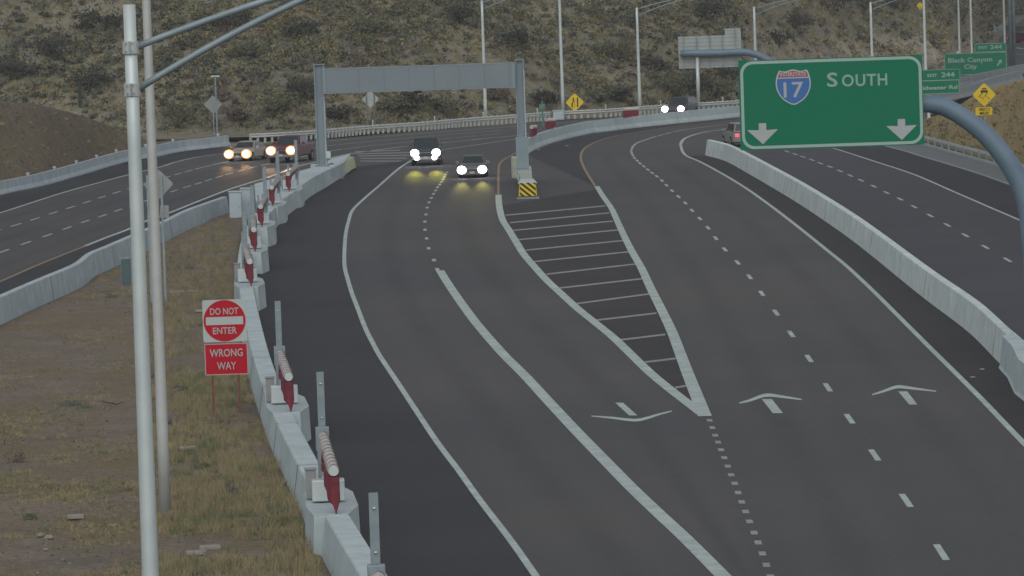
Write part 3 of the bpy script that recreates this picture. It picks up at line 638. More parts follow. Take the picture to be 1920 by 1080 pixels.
# far walls, top right
for pts, lbl, hh in [([(1690, 201), (1740, 194), (1790, 187), (1835, 176), (1860, 166), (1920, 150)], 'low far wall just behind the half-hidden green exit sign', 1.0),
                 ([(1740, 170), (1800, 163), (1850, 154), (1920, 138), (2000, 122)], 'far pale wall under the green sign for the city', 1.0),
                 ([(1780, 66), (1850, 62), (1884, 60), (1920, 62), (2000, 64)], 'farthest pale wall beside the distant car at the right edge', 1.1)]:
    P = res_line([G(x, y) for x, y in smooth(pts, 5)], 4.0)
    r_ = thing('concrete_barrier', lbl, 'barrier', P[len(P)//2], 0, 'concrete barriers')
    mb = MB(); barrier_mesh(mb, off_line(P, 0.3), scaled(hh)); mb.build('wall', M['conc_far'], r_)
mb = MB(); line_mesh(mb, [(1890, 88), (1905, 89.5), (1925, 92), (1990, 98)], 0.5); line_mesh(mb, [(1890, 101), (1925, 102), (1990, 106)], 0.4); line_mesh(mb, [(1740, 163), (1800, 157), (1850, 148), (1890, 138), (1925, 128)], 0.3, 0.013); mb.build('edge_line', M['white'], road)
strip('far_road', [(1860, 150), (1890, 139), (1925, 128), (2000, 110)], [(1860, 104), (1895, 66), (1925, 66), (2000, 66)], 0.004, M['asphalt_blue'], n=30)

# ------------------------------------------------------------------ GATES on the ramp wall
def nearest_dir(P, p):
    i = min(range(1, len(P)-1), key=lambda k: (P[k].x-p.x)**2+(P[k].y-p.y)**2)
    t = (P[i+1]-P[i-1]).normalized(); return i, t
def make_gate(px, py, label, ah=0.0, armlen=9.5):
    p = G(px, py, BH+0.05); i, t = nearest_dir(P3, p)
    c = P3[i]; rz = math.atan2(t.y, t.x)+math.pi/2+ah     # local -Y runs towards the viewer along the wall
    base = Vector((p.x, p.y+0.25, 0))
    root = thing('swing_gate', label, 'road gate', base, rz, 'red and white gates along the ramp wall')
    Mx = root.matrix_basis
    def W(x, y, z): return Mx @ Vector((x, y, z))
    def bx(mb, c_, s, mi=0):
        q = W(*c_); mb.box((q.x, q.y, q.z), s, rz, mi)
    # concrete pad, widened to the road side
    pad = MB(); rings = []
    for yy, lw, rw in [(4.2, 0.40, 0.40), (2.4, 0.54, 0.68), (-1.0, 0.56, 0.74), (-3.2, 0.40, 0.42)]:
        rings.append([W(-lw-.04, yy, 0), W(-lw, yy, BH+.02), W(rw, yy, BH+.02), W(rw+.04, yy, 0)])
    pad.loft(rings); pad.build('pad', M['concrete'], root)
    mb = MB(); bx(mb, (0.02, 0, BH+.33), (0.82, 0.5, 0.54)); bevel(mb.build('pedestal_box', M['galv_light'], root), .03)
    mb = MB(); bx(mb, (-0.40, 0.75, BH+.42), (0.26, 0.34, 0.72)); bx(mb, (-0.40, 0.75, BH+.8), (0.32, 0.4, 0.04)); bevel(mb.build('control_box', M['signback_dull'], root), .02)
    mb = MB(); bx(mb, (-0.15, 1.5, BH+.75), (0.09, 0.09, 1.5)); mb.build('stub_post', M['galv'], root)
    # H-section post
    yb = 7.0; zt = 3.75
    mb = MB()
    for s in (-1, 1): bx(mb, (0.02, yb+s*0.09, (zt+BH)/2), (0.19, 0.018, zt-BH))
    bx(mb, (0.02, yb, (zt+BH)/2), (0.02, 0.16, zt-BH-0.01))
    post = mb.build('post', M['galv'], root)
    for z in (2.55, 3.45):
        mb = MB(); q0, q1 = W(0.0, yb-0.13, z), W(0.05, yb-0.13, z); mb.tube([q0, q1], 0.022, 6); mb.build('bolt', M['chrome'], post)
    mb = MB(); bx(mb, (0.02, yb-.35, 2.02), (0.36, 0.3, 0.62)); bevel(mb.build('hinge_plate', M['galv'], root), .02)
    # wrapped arm
    a0, a1 = W(0.03, yb-0.4, 2.08), W(0.12, yb-0.4-armlen, 2.08)
    n = 26; rings = []; seg = 12; ax = (a1-a0).normalized(); u = Vector((0, 0, 1)).cross(ax).normalized(); v = ax.cross(u)
    rr_ = random.Random(int(px))
    for k in range(n+1):
        q = a0.lerp(a1, k/n); rr0 = 0.115+0.02*rr_.random()+0.004*(k % 2)
        rings.append([q+(u*math.cos(a)+v*math.sin(a))*(rr0*(1+0.1*rr_.random())) for a in [2*math.pi*j/seg for j in range(seg)]])
    mb = MB(); mb.loft(rings, 0); arm = mb.build('wrapped_arm', M['sleeve'], root)
    mb = MB(); mb.tube([a1, a1+ax*0.12], [0.125, 0.118], 14); mb.build('end_cap', M['sleeve_cap'], arm)
    # lashing ropes round the sleeve
    mb = MB()
    path = []
    for k in range(120):
        q = a0.lerp(a1, k/119); an = k*0.55; path.append(q+(u*math.cos(an)+v*math.sin(an))*0.15)
    mb.tube(path, 0.012, 4); mb.build('lashing', M['cable'], arm)
    # red net hanging under the arm, ending in a point at the near end
    mb = MB(); steps = 16; L = []; Rr = []
    rings = []
    for k in range(steps+1):
        t_ = k/steps; q = a0.lerp(a1, 0.12+0.88*t_)
        drop = 0.26+0.14*t_+0.50*t_**7; side = -0.06+0.05*math.sin(k*1.7)
        wq = 0.09+0.05*t_**3+0.015*math.sin(k*2.1); sx = u*(1 if u.dot(W(1, 0, 0)-W(0, 0, 0)) > 0 else -1)
        rings.append([q+sx*(side-wq)-Vector((0, 0, 0.12)), q+sx*(side+wq)-Vector((0, 0, 0.12)), q+sx*(side+wq*1.05)-Vector((0, 0, drop*0.8)), q+sx*(side+0.02)-Vector((0, 0, drop)), q+sx*(side-wq)-Vector((0, 0, drop*0.78))])
    q = a1; rings.append([p_*1.0 for p_ in [q-ax*(-0.1)+sx*-0.08-Vector((0, 0, .16)), q+ax*.1+sx*0.10-Vector((0, 0, .16)), q+ax*.1+sx*0.12-Vector((0, 0, .78)), q+ax*.1+sx*0.03-Vector((0, 0, 1.08)), q+ax*.1+sx*-0.08-Vector((0, 0, .74))]])
    mb.loft(rings, 0); mb.build('red_net', M['red_net'], root)
    mb = MB(); mb.tube([q+sx*0.03-Vector((0, 0, 1.0)), q+sx*0.04-Vector((0, 0, 1.2))], 0.03, 6); mb.build('tip', M['cable'], root)
    return root
gates = [((614, 941), 'large gate nearest the camera whose red tip hangs low beside the wall', -2.2), ((532, 757), 'gate arm beside the wrong way sign, the second full one from the bottom', -1.0),
         ((463, 529), 'gate just above the do not enter sign, lowest of the far cluster', 0), ((473, 466), 'narrow gate arm mostly hidden behind its own steel post, second lowest of the far cluster', 0),
         ((489, 420), 'gate right of the white cabinet, third lowest of the far cluster', 0), ((511, 382), 'gate leaning right past the white cabinet, second highest of the cluster', 0), ((543, 355), 'topmost gate of the row, in front of the maroon truck', 0),
         ((729, 1262), 'steel gate post standing alone at the bottom edge of the picture', -2.2)]
for (x, y), l, ah in gates: make_gate(x, y, l, R(ah))
# three folded gates on the divider wall
def far_gate(px, py, label, ln, dirx):
    p = G(px, py, 0.98); root = thing('folded_gate', label, 'road gate', (p.x, p.y, 0.98), 0, 'folded gates on the divider wall')
    d = Vector((dirx, 0.6 if dirx < 0.9 else 0.25, 0)).normalized()
    a = Vector((p.x, p.y, 1.72)); b = a+d*ln
    mb = MB(); mb.tube([a, b], 0.15, 10); mb.build('wrapped_arm', M['sleeve'], root)
    mb = MB(); q = d.cross(Vector((0, 0, 1)))*0.12
    mb.loft([[a-Vector((0, 0, .12))+q, b-Vector((0, 0, .12))+q, b-Vector((0, 0, .55))+q, a-Vector((0, 0, .72))+q], [a-Vector((0, 0, .12))-q, b-Vector((0, 0, .12))-q, b-Vector((0, 0, .55))-q, a-Vector((0, 0, .72))-q]])
    mb.build('red_net', M['red_net'], root)
    mb = MB(); mb.box((b.x, b.y, 1.4), (0.12, 0.12, .8)); mb.build('post', M['galv_light'], root)
far_gate(997, 257, 'small red and white folded gate right beside the grey gantry leg', .7, 0.3)
far_gate(1025, 243, 'red and white folded gate midway along the bend of the divider wall', .8, 0.8)
far_gate(1169, 222, 'long low red and white folded gate farthest along the divider wall', 1.3, 1.0)

# ------------------------------------------------------------------ GANTRY
Yg = 333.0
pl_t, pl_b = AT(598, 122, Yg), AT(604.5, 312, Yg); pr_t, pr_b = AT(973.5, 113, Yg), AT(980, 300, Yg)
gan = thing('overhead_gantry', 'grey steel portal gantry spanning the ramp above the oncoming pickup', 'gantry', (pl_b.x, Yg, 0.9))
def Hpost(name, xb, zb, zt, wd):
    mb = MB(); hh = (zt-zb); zc = (zt+zb)/2
    for s in (-1, 1): mb.box((xb+s*(wd/2-.04), Yg, zc), (0.08, 0.5, hh))
    mb.box((xb, Yg, zc), (wd-.16, 0.10, hh-.02)); mb.box((xb, Yg, zt+.03), (wd+.05, 0.56, 0.06)); mb.box((xb, Yg, zb+.05), (wd+.25, 0.8, 0.1))
    o = mb.build(name, M['gantry'], gan); return o
xl_, xr_ = (pl_t.x+pl_b.x)/2, (pr_t.x+pr_b.x)/2
Hpost('leg', xl_, pl_b.z, pl_t.z, 0.66); Hpost('leg', xr_, pr_b.z-.5, pr_t.z, 0.56)
mb = MB(); mb.box((xr_, Yg, 1.9), (0.78, 0.7, 2.4)); mb.build('leg_casing', M['gantry'], gan)
bl_t, bl_b = AT(605, 128, Yg), AT(607, 173, Yg)
zt = (AT(605, 128, Yg).z+AT(965, 120.5, Yg).z)/2; zb = (AT(606, 173, Yg).z+AT(966, 162.5, Yg).z)/2
x0, x1 = AT(605, 150, Yg).x, AT(966.5, 142, Yg).x
beam = MB(); beam.box(((x0+x1)/2, Yg-.45, (zt+zb)/2), (x1-x0, 0.5, zt-zb)); bo = bevel(beam.build('beam', M['panelgrey'], gan), 0.02)
mb = MB(); mb.box(((x0+x1)/2, Yg-.45, zt+.03), (x1-x0+.02, 0.54, 0.06)); mb.box(((x0+x1)/2, Yg-.45, zb-.03), (x1-x0+.02, 0.54, 0.06)); mb.build('edge_trim', M['gantry'], gan)
mb = MB()
for k in range(1, 8):
    xx = x0+(x1-x0)*(k/7.7+.06)
    if xx < x1-.1: mb.box((xx, Yg-.706, (zt+zb)/2), (0.03, 0.012, zt-zb-.1))
mb.build('panel_seam', mat('panel seam', (0.12, 0.15, 0.165), 0.7), bo)
mb = MB(); mb.box(((x0+x1)/2-0.1, Yg-.3, zb-.13), (0.5, 0.3, 0.16)); mb.build('sensor', M['black'], gan)
mb = MB(); mb.box((x0+(x1-x0)*.24, Yg-.5, zt+.12), (0.06, 0.06, 0.2)); mb.build('lifting_lug', M['gantry'], gan)

for xx in (x0+.12, x1-.12):
    mb = MB(); mb.box((xx, Yg-.72, (zt+zb)/2), (.16, .05, zt-zb+.12)); mb.build('end_bracket', M['gantry'], gan)
for xx in (xl_, xr_):
    mb = MB(); mb.tube([Vector((xx+.26, Yg-.30, pl_b.z+.1)), Vector((xx+.26, Yg-.30, zt-.4))], .035, 6); mb.build('conduit', M['galv_light'], gan)
mb = MB(); mb.box((xl_+.42, Yg-.3, pl_b.z+.75), (.26, .2, .42)); mb.build('junction_box', M['galv_light'], gan)
# crash cushion below the right leg
pc = G(990, 372); pcf = G(978, 318)
cc = thing('crash_cushion', 'long crash cushion with a black and yellow striped nose by the right gantry leg', 'crash cushion', pc, 0)
dv = Vector((pcf.x-pc.x, pcf.y-pc.y, 0)); Lc = 26.0; dv.normalize(); nv = Vector((-dv.y, dv.x, 0))
def CP(a, s, z): return pc+dv*a-nv*s+Vector((0, 0, z))
mb = MB(); mb.loft([[CP(0, -.56, .12), CP(0, .56, .12), CP(0, .50, .96), CP(0, -.50, .96)], [CP(1.4, -.5, .12), CP(1.4, .5, .12), CP(1.4, .42, 1.0), CP(1.4, -.42, 1.0)]]); bevel(mb.build('nose', M['yellow'], cc), .05)
mb = MB()
poly0 = [-.56, .56]
for k in range(-3, 4):
    # diagonal bands falling to the right, clipped to the nose plate
    from_x = -0.9+k*0.40
    pts = []
    import itertools
    def clip(poly, f):
        out = []
        for i_ in range(len(poly)):
            p_, q_ = poly[i_], poly[(i_+1) % len(poly)]; fp, fq = f(p_), f(q_)
            if fp >= 0: out.append(p_)
            if fp*fq < 0:
                t_ = fp/(fp-fq); out.append((p_[0]+(q_[0]-p_[0])*t_, p_[1]+(q_[1]-p_[1])*t_))
        return out
    band = [(from_x, .94), (from_x+.19, .94), (from_x+.19+.95, .14), (from_x+.95, .14)]
    for f in (lambda p: p[0]+.48, lambda p: .48-p[0]): band = clip(band, f) if band else band
    if len(band) >= 3: mb.face([CP(-.012, s, z) for s, z in band])
mb.build('stripe', M['black'], cc)
mb = MB(); mb.loft([[CP(0.0, -.6, .9), CP(0.0, .6, .9), CP(.0, .5, 1.02), CP(.0, -.5, 1.02)], [CP(3.2, -.45, .95), CP(3.2, .45, .95), CP(3.2, .4, 1.05), CP(3.2, -.4, 1.05)]]); mb.build('nose_cover', M['galv_light'], cc)
mb = MB(); mb.box(tuple(CP(-.1, 0, .04)), (1.35, .8, .08), math.atan2(-dv.x, dv.y)); mb.build('ground_plate', M['galv'], cc)
for k in range(5):
    a0_, a1_ = 3.4+k*4.4, 3.4+k*4.4+4.1
    mb = MB(); wd_ = .34+.03*k
    mb.loft([[CP(a0_, -wd_, .2), CP(a0_, wd_, .2), CP(a0_, wd_, .95), CP(a0_, -wd_, .95)], [CP(a1_, -wd_, .2), CP(a1_, wd_, .2), CP(a1_, wd_, .95), CP(a1_, -wd_, .95)]])
    mb.build('fender_panel', M['cushion'] if k < 3 else M['galv_light'], cc)
mb = MB(); p = G(971, 336); mb.box((p.x-.15, p.y, .75), (0.5, 0.7, 1.5)); bevel(mb.build('cream_cover', M['cushion'], cc), .12, 3)

# ------------------------------------------------------------------ SIGNS
X, Zu, Yn = Vector((1, 0, 0)), Vector((0, 0, 1)), Vector((0, 1, 0))
def rrect(x0, z0, x1, z1, r, n=6):
    pts = []
    for cx_, cz_, a0 in [(x1-r, z1-r, 0), (x0+r, z1-r, 90), (x0+r, z0+r, 180), (x1-r, z0+r, 270)]:
        for k in range(n+1):
            a = R(a0+90*k/n); pts.append((cx_+r*math.cos(a), cz_+r*math.sin(a)))
    return pts
def ring_face(mb, outer, inner, O, y):
    n = len(outer)
    for i in range(n):
        j = (i+1) % n
        mb.face([O+X*outer[i][0]+Zu*outer[i][1]+Yn*y, O+X*outer[j][0]+Zu*outer[j][1]+Yn*y, O+X*inner[j][0]+Zu*inner[j][1]+Yn*y, O+X*inner[i][0]+Zu*inner[i][1]+Yn*y][::-1])
def plate(mb, poly, O, th=0.05, mi=0): mb.prism(poly, O, X, Zu, Yn, th, mi)
def at_sign(px, py): return AT(px, py, Ys)
# the big route sign
Ys = 178.0
P00, P11, P10, P01 = at_sign(1388.5, 281), at_sign(1729.5, 104), at_sign(1732.5, 272), at_sign(1385, 113)
Wd = ((P10.x-P00.x)+(P11.x-P01.x))/2; Ht = ((P01.z-P00.z)+(P11.z-P10.z))/2
O = Vector(((P00.x+P01.x)/2, Ys, (P00.z+P10.z)/2))
sg = thing('overhead_sign', 'large green overhead route sign with a blue shield and the word SOUTH', 'road sign', (at_sign(1950, 400).x, Ys+.6, 0))
mb = MB(); plate(mb, [(0, 0), (Wd, 0), (Wd, Ht), (0, Ht)], O, 0.06); panel = mb.build('sign_panel', M['green'], sg)
mb = MB(); ou = rrect(0.05, 0.03, Wd-.03, Ht-.03, 0.42, 8); inn = rrect(0.15, 0.13, Wd-.13, Ht-.13, 0.33, 8); ring_face(mb, ou, inn, O, -0.006); mb.build('border', M['sign_edge'], panel)
mb = MB()
for k in range(5):
    xx = Wd*(.08+.21*k); mb.box(tuple(O+X*xx+Yn*.12+Zu*(Ht/2)), (0.1, 0.1, Ht+.05))
mb.build('back_brace', M['galv'], panel)
def frac(px, py):
    """picture point -> point on the sign plane"""
    p = at_sign(px, py); return (p.x-O.x, p.z-O.z)
def OP(px, py, dy=-0.006): 
    a = frac(px, py); return O+X*a[0]+Zu*a[1]+Yn*dy
for ax_, ay_ in [(1430, 250.5), (1690.5, 242.5)]:
    c = frac(ax_, ay_); s = Ys/FPX
    pl = [(-7*s, 19.5*s), (7*s, 19.5*s), (7*s, 6.5*s), (29*s, 7.5*s), (0, -20*s), (-29*s, 7.5*s), (-7*s, 6.5*s)]
    mb = MB(); mb.face([O+X*(c[0]+a)+Zu*(c[1]+b)-Yn*.008 for a, b in pl]); mb.build('down_arrow', M['arrow_grey'], panel)
def shield(k):
    pts = [(-.78, .93), (-.45, .86), (0, .97), (.45, .86), (.78, .93), (.93, .62), (1.0, .2), (.93, -.2), (.72, -.58), (.4, -.85), (0, -1.02), (-.4, -.85), (-.72, -.58), (-.93, -.2), (-1.0, .2), (-.93, .62)]
    return [(a*k, b*k) for a, b in smooth(pts+[pts[0]], 3)[:-1]]
cs_ = OP(1487.5, 162.5, 0); sx_, sz_ = 33*Ys/FPX, 33.5*Ys/FPX
def shp(pts, dy): return [cs_+X*(a*sx_)+Zu*(b*sz_)+Yn*dy for a, b in pts]
mb = MB(); mb.face(shp(shield(1.0), -.010)); sh = mb.build('route_shield', M['sign_white'], sg)
inner = shield(.93)
def clipz(poly, z0, up):
    out = []
    for i_ in range(len(poly)):
        p_, q_ = poly[i_], poly[(i_+1) % len(poly)]; fp, fq = ((p_[1]-z0), (q_[1]-z0)) if up else ((z0-p_[1]), (z0-q_[1]))
        if fp >= 0: out.append(p_)
        if fp*fq < 0: t_ = fp/(fp-fq); out.append((p_[0]+(q_[0]-p_[0])*t_, z0))
    return out
mb = MB(); mb.face(shp(clipz(inner, .53, True), -.014)); mb.build('shield_band', M['shield_red'], sh)
mb = MB(); mb.face(shp(clipz(inner, .47, False), -.014)); mb.build('shield_field', M['shield_blue'], sh)
put_text('17', 1.22*sz_, cs_+Zu*(-.18*sz_)-Yn*.02, X, Zu, M['arrow_grey'], sh, target_w=1.12*sx_, offset=0.008)
put_text('INTERSTATE', 0.30*sz_, cs_+Zu*(.70*sz_)-Yn*.02, X, Zu, M['sign_white'], sh, target_w=1.45*sx_, offset=.002)
lm = M['sign_letter']
s = Ys/FPX
put_text('S', 37*s, OP(1560.5, 149.5), X, Zu, lm, panel, target_w=20*s, offset=.011)
put_text('OUTH', 31*s, OP(1621, 150), X, Zu, lm, panel, target_w=85*s, offset=.010, spacing=1.1)
# curved pipe
cpts = [(1410, 210), (1500, 206), (1640, 198), (1735, 194.5), (1778, 204), (1820, 230), (1850, 255), (1880, 290), (1903, 325), (1921, 365), (1931, 410), (1936, 480), (1941, 600), (1946, 730)]
cpts = [AT(x, y, Ys+.75) for x, y in smooth(cpts, 4)]; cpts[-1].z = 0
for i_ in range(-9, 0): cpts[i_].x = cpts[-1].x
mb = MB(); nn_ = len(cpts); mb.tube(cpts, [0.27+0.12*(i/nn_) for i in range(nn_)], 20); mb.build('support_pipe', M['pipe'], sg, smooth_=True)
mb = MB(); q = cpts[-1]; mb.tube([q, q+Vector((0, 0, .12))], 0.6, 16); mb.build('base_flange', M['galv'], sg)

# sign seen from behind, on its own curved pipe
Ys = 484.0
bs_ = thing('overhead_sign', 'pale ribbed back of an overhead sign, left of the big green one', 'road sign', (AT(1440, 200, Ys).x, Ys, 0))
mb = MB(); a, b = AT(1273, 128, Ys), AT(1389, 67, Ys); c_ = AT(1359, 66, Ys); d_ = AT(1388, 53, Ys)
zb_, zt_ = (AT(1273, 128.5, Ys).z+AT(1389, 125.5, Ys).z)/2, (AT(1273, 69, Ys).z+AT(1389, 65, Ys).z)/2
mb.box(((a.x+b.x)/2, Ys, (zb_+zt_)/2), (b.x-a.x, .1, zt_-zb_)); mb.box(((c_.x+b.x)/2, Ys, (zt_+d_.z)/2+.01), (b.x-c_.x, .1, d_.z-zt_)); pn = mb.build('sign_panel', M['signback'], bs_)
mb = MB()
for k in range(5):
    xx = a.x+(b.x-a.x)*(.09+.205*k); mb.box((xx, Ys-.14, (zb_+zt_)/2+(0.3 if k == 4 else 0)), (.12, .16, zt_-zb_+(.6 if k == 4 else 0)))
mb.build('back_brace', M['galv'], pn)
mb = MB()
for k in range(8): mb.box(((a.x+b.x)/2, Ys-.065, zb_+(zt_-zb_)*(k+.6)/8.2), (b.x-a.x-.02, .03, .045))
for k in range(2): mb.box(((c_.x+b.x)/2, Ys-.065, zt_+.15+k*.3), (b.x-c_.x-.02, .03, .045))
mb.build('rib', M['signback_dull'], pn)
pts = [AT(x, y, Ys-.65) for x, y in smooth([(1276, 100), (1340, 99.5), (1385, 97.5), (1405, 99), (1425, 105), (1448, 118), (1466, 137), (1478, 165), (1482, 200)], 4)]; pts[-1].z = 0
mb = MB(); mb.tube(pts, [.33]*len(pts), 16); mb.build('support_pipe', M['pipe'], bs_, smooth_=True)
mb = MB(); t0, t1 = AT(1306, 127, Ys-.5), AT(1310, 197, Ys-.5); mb.tube([Vector((t1.x, Ys-.5, 0)), Vector((t1.x, Ys-.5, t0.z+1))], .17, 10); mb.build('rear_post', M['galv_light'], bs_, smooth_=True)

def ground_sign(name, label, cat, px0, py0, px1, py1, Y, panels, posts, group=None): pass

# two green exit signs far right
def green_panel(root, Y, x0, y0, x1, y1, name='sign_panel'):
    """x0,y0 = top left in the picture; x1,y1 = bottom right"""
    a = AT(x0, y0, Y); b = AT(x1, y1, Y); dz = 0
    O = Vector((a.x, Y, b.z)); W_, H_ = b.x-a.x, a.z-b.z
    mb = MB(); plate(mb, [(0, 0), (W_, 0), (W_, H_), (0, H_)], O, .08); p = mb.build(name, M['green'], root)
    e = .9*Y/FPX
    mb = MB(); ring_face(mb, rrect(0.01, 0.01, W_-.01, H_-.01, e*2, 3), rrect(e, e, W_-e, H_-e, e*1.4, 3), O, -.012); mb.build('border', M['sign_edge'], p)
    return p, O, W_, H_
def small_text(t, px, py, h, wpx, Y, parent, m=None):
    s_ = Y/FPX; put_text(t, h*s_*1.38, AT(px, py, Y-.03), X, Zu, m or M['sign_letter'], parent, target_w=wpx*s_, offset=.013)
Ya = 560.0
s1 = thing('exit_sign', 'green exit 244 sign for Black Canyon City with an up-right arrow', 'road sign', (AT(1760, 150, Ya).x, Ya, 0))
p_, O_, W_, H_ = green_panel(s1, Ya, 1770.5, 101, 1888, 138)
small_text('Black Canyon', 1819, 113.5, 9, 83, Ya, p_); small_text('City', 1820, 126, 8.5, 24, Ya, p_)
c = AT(1874, 117.5, Ya-.02); s_ = Ya/FPX; ang = R(-35)
ar = [(-1.3, -7), (1.3, -7), (1.3, 1.5), (4.6, .2), (0, 7.5), (-4.6, .2), (-1.3, 1.5)]
mb = MB(); mb.face([c+X*((u*math.cos(ang)-v*math.sin(ang))*s_)+Zu*((u*math.sin(ang)+v*math.cos(ang))*s_) for u, v in ar]); mb.build('arrow', M['sign_letter'], p_)
p_, O_, W_, H_ = green_panel(s1, Ya, 1827, 82, 1887, 96.5, 'exit_tab')
small_text('EXIT', 1843, 89, 5, 17, Ya, p_); small_text('244', 1867.5, 88, 7.5, 22, Ya, p_)
for xp in (1797, 1880):
    mb = MB(); q = AT(xp, 140, Ya+.25); mb.box((q.x, q.y, (AT(xp, 96, Ya).z)/2), (.2, .2, AT(xp, 96, Ya).z)); mb.build('post', M['galv_light'], s1)
Yb_ = 402.0
s2 = thing('exit_sign', 'green exit 244 sign half hidden behind the big route sign, reading water Rd', 'road sign', (AT(1720, 200, Yb_).x, Yb_, 0))
p_, O_, W_, H_ = green_panel(s2, Yb_, 1660, 154, 1799, 174.5)
small_text('Coldwater Rd', 1753, 164.5, 7, 84, Yb_, p_)
p_, O_, W_, H_ = green_panel(s2, Yb_, 1720, 131.5, 1800.5, 149.5, 'exit_tab')
small_text('EXIT', 1748, 141.5, 6, 18, Yb_, p_); small_text('244', 1777.5, 139.8, 9, 25, Yb_, p_)
for xp in (1690, 1741):
    mb = MB(); q = AT(xp, 200, Yb_+.25); zt_ = AT(xp, 160, Yb_).z; mb.box((q.x, q.y, zt_/2), (.2, .2, zt_)); mb.build('post', M['galv_light'], s2)

# diamond signs
def diamond(mb, c, r, th=.03, k=1.0):
    pts = []
    for i in range(4):
        a0 = i*90; tip = (math.cos(R(a0))*r, math.sin(R(a0))*r)
        for da in (-6, 0, 6):
            a = R(a0+da); rr_ = r*(.90 if da else .925); pts.append((rr_*math.cos(a)*1.0+0*tip[0], rr_*math.sin(a)))
    mb.prism([(u_, v_) for u_, v_ in pts], c, X, Zu, Yn, th)
def diamond_sign(label, px, py, rpx, Y, front, group=None, base=None, postdx=(0,), postmat='galv', zbase=0.0):
    c = AT(px, py, Y); r = rpx*Y/FPX*1.08
    root = thing('warning_sign', label, 'road sign', (c.x, Y, zbase), 0, group)
    mb = MB(); diamond(mb, c, r); pn = mb.build('sign_panel', M['yellow'] if front else M['signback_dull'], root)
    for d in postdx:
        mb = MB(); mb.box((c.x+d, Y+(.06 if front else -.05), (c.z+r*.6+zbase)/2), (.09, .06, c.z+r*.6-zbase)); mb.build('post', M[postmat], root)
    return root, pn, c, r
# merge sign beside the guard rail
Yd = 469.5
r_, pn, c, rr0 = diamond_sign('yellow diamond merge warning sign behind the guard rail', 1077.5, 192, 16.5, Yd, True)
s_ = Yd/FPX; mb = MB()
def bar(mb, pts, w_):
    for (a, b), (a2, b2) in zip(pts[:-1], pts[1:]):
        mb.face([c+X*((a-w_)*s_)+Zu*(b*s_)-Yn*.02, c+X*((a+w_)*s_)+Zu*(b*s_)-Yn*.02, c+X*((a2+w_)*s_)+Zu*(b2*s_)-Yn*.02, c+X*((a2-w_)*s_)+Zu*(b2*s_)-Yn*.02])
bar(mb, [(5.5, -9), (5.5, 9)], 1.2); bar(mb, [(-5, -9), (-5, -3), (-2, 3), (-2, 9)], 1.2)
for k in range(4): bar(mb, [(-.3, -8+k*3.4), (-.3, -6.4+k*3.4)], .5)
mb.build('merge_symbol', M['black'], pn)
# slippery sign on the brown bank
Yd = 352.0
def bankz(px, py):
    best = None
    for line in mr:
        for p in line[:27]:
            pass
    return 0
r_, pn, c, rr0 = diamond_sign('yellow slippery road sign with a small plaque, before the brown bank', 1845.5, 177.5, 21, Yd, True)
s_ = Yd/FPX; mb = MB()
bar(mb, [(-4, 11.5), (4, 11.5)], .5); 
mb.face([c+X*(x*s_)+Zu*(z*s_)-Yn*.02 for x, z in [(-3.5, 10), (3.5, 10), (4.5, 12.5), (-4.5, 12.5)][::1]])
mb.face([c+X*(x*s_)+Zu*(z*s_)-Yn*.02 for x, z in [(-6.5, 4), (6.5, 4), (6.5, 8.5), (-6.5, 8.5)]])
for x in (-4.8, 4.8): mb.face([c+X*((x+a)*s_)+Zu*(z*s_)-Yn*.02 for a, z in [(-1, 1.8), (1, 1.8), (1, 4), (-1, 4)]])
bar(mb, [(-1, -8), (-3.5, -5.5), (-9, -4), (-10, -2), (-6, 0), (-3, 1.2)], .8); bar(mb, [(9.5, -8), (7, -5), (1.5, -3.6), (1.5, -2), (3, .2), (6, 1.2)], .8)
mb.build('slippery_symbol', M['black'], pn)
q0, q1 = AT(1829, 201.5, Yd), AT(1861, 215.5, Yd)
mb = MB(); mb.prism(rrect(0, 0, q1.x-q0.x, q0.z-q1.z, .08, 3), Vector((q0.x, Yd, q1.z)), X, Zu, Yn, .03); pq = mb.build('plaque', M['yellow'], r_)
for t, yy, ww in (('NEXT 5', 205.2, 20), ('MILES', 212, 17)): put_text(t, 5*s_*1.38, AT(1845.5, yy, Yd-.02), X, Zu, M['black'], pq, target_w=ww*s_, offset=.004)
# backs of diamonds
_, pn, _, _ = diamond_sign('grey back of a diamond sign hanging in view just under the gantry beam', 694.5, 186, 15.5, 451.0, False, postdx=(-.33, .33), postmat='dull_post'); pn.data.materials[0] = M['signback']
diamond_sign('grey back of a diamond sign at the hill foot, left of the gantry', 399.5, 196, 16.5, 455.0, False)
dd_, pn, c, rr0 = diamond_sign('grey back of a diamond sign half hidden behind the two light poles', 297, 345.5, 27, 226.0, False, postdx=(-.47, .13))
q0, q1 = AT(300, 385, 226.05), AT(317, 408, 226.05); mb = MB(); mb.box(((q0.x+q1.x)/2, 226.0, (q0.z+q1.z)/2), (q1.x-q0.x, .04, q0.z-q1.z)); mb.build('plaque', M['signback_dull'], dd_)
# small yellow sign top right
hq = hill_hit(1725, 17); diamond_sign('tiny yellow diamond sign at the top edge beside a light pole', 1725, 11, 7, hq.y-2.5, True, zbase=hq.z-1.2)
# thin pole with a crosspiece behind the left diamond
cpz = AT(397, 143, 453.0); tb = thing('marker_pole', 'thin pole with a short crosspiece rising above the far left diamond sign', 'pole', (cpz.x+.4, 453.0, 0))
mb = MB(); mb.tube([Vector((cpz.x+.3, 453.0, 0)), Vector((cpz.x+.3, 453.0, cpz.z))], .07, 8); mb.build('pole', M['galv'], tb)
mb = MB(); mb.box((cpz.x+.3, 453.0, cpz.z), (.75, .1, .12)); mb.build('crosspiece', M['galv_light'], tb)

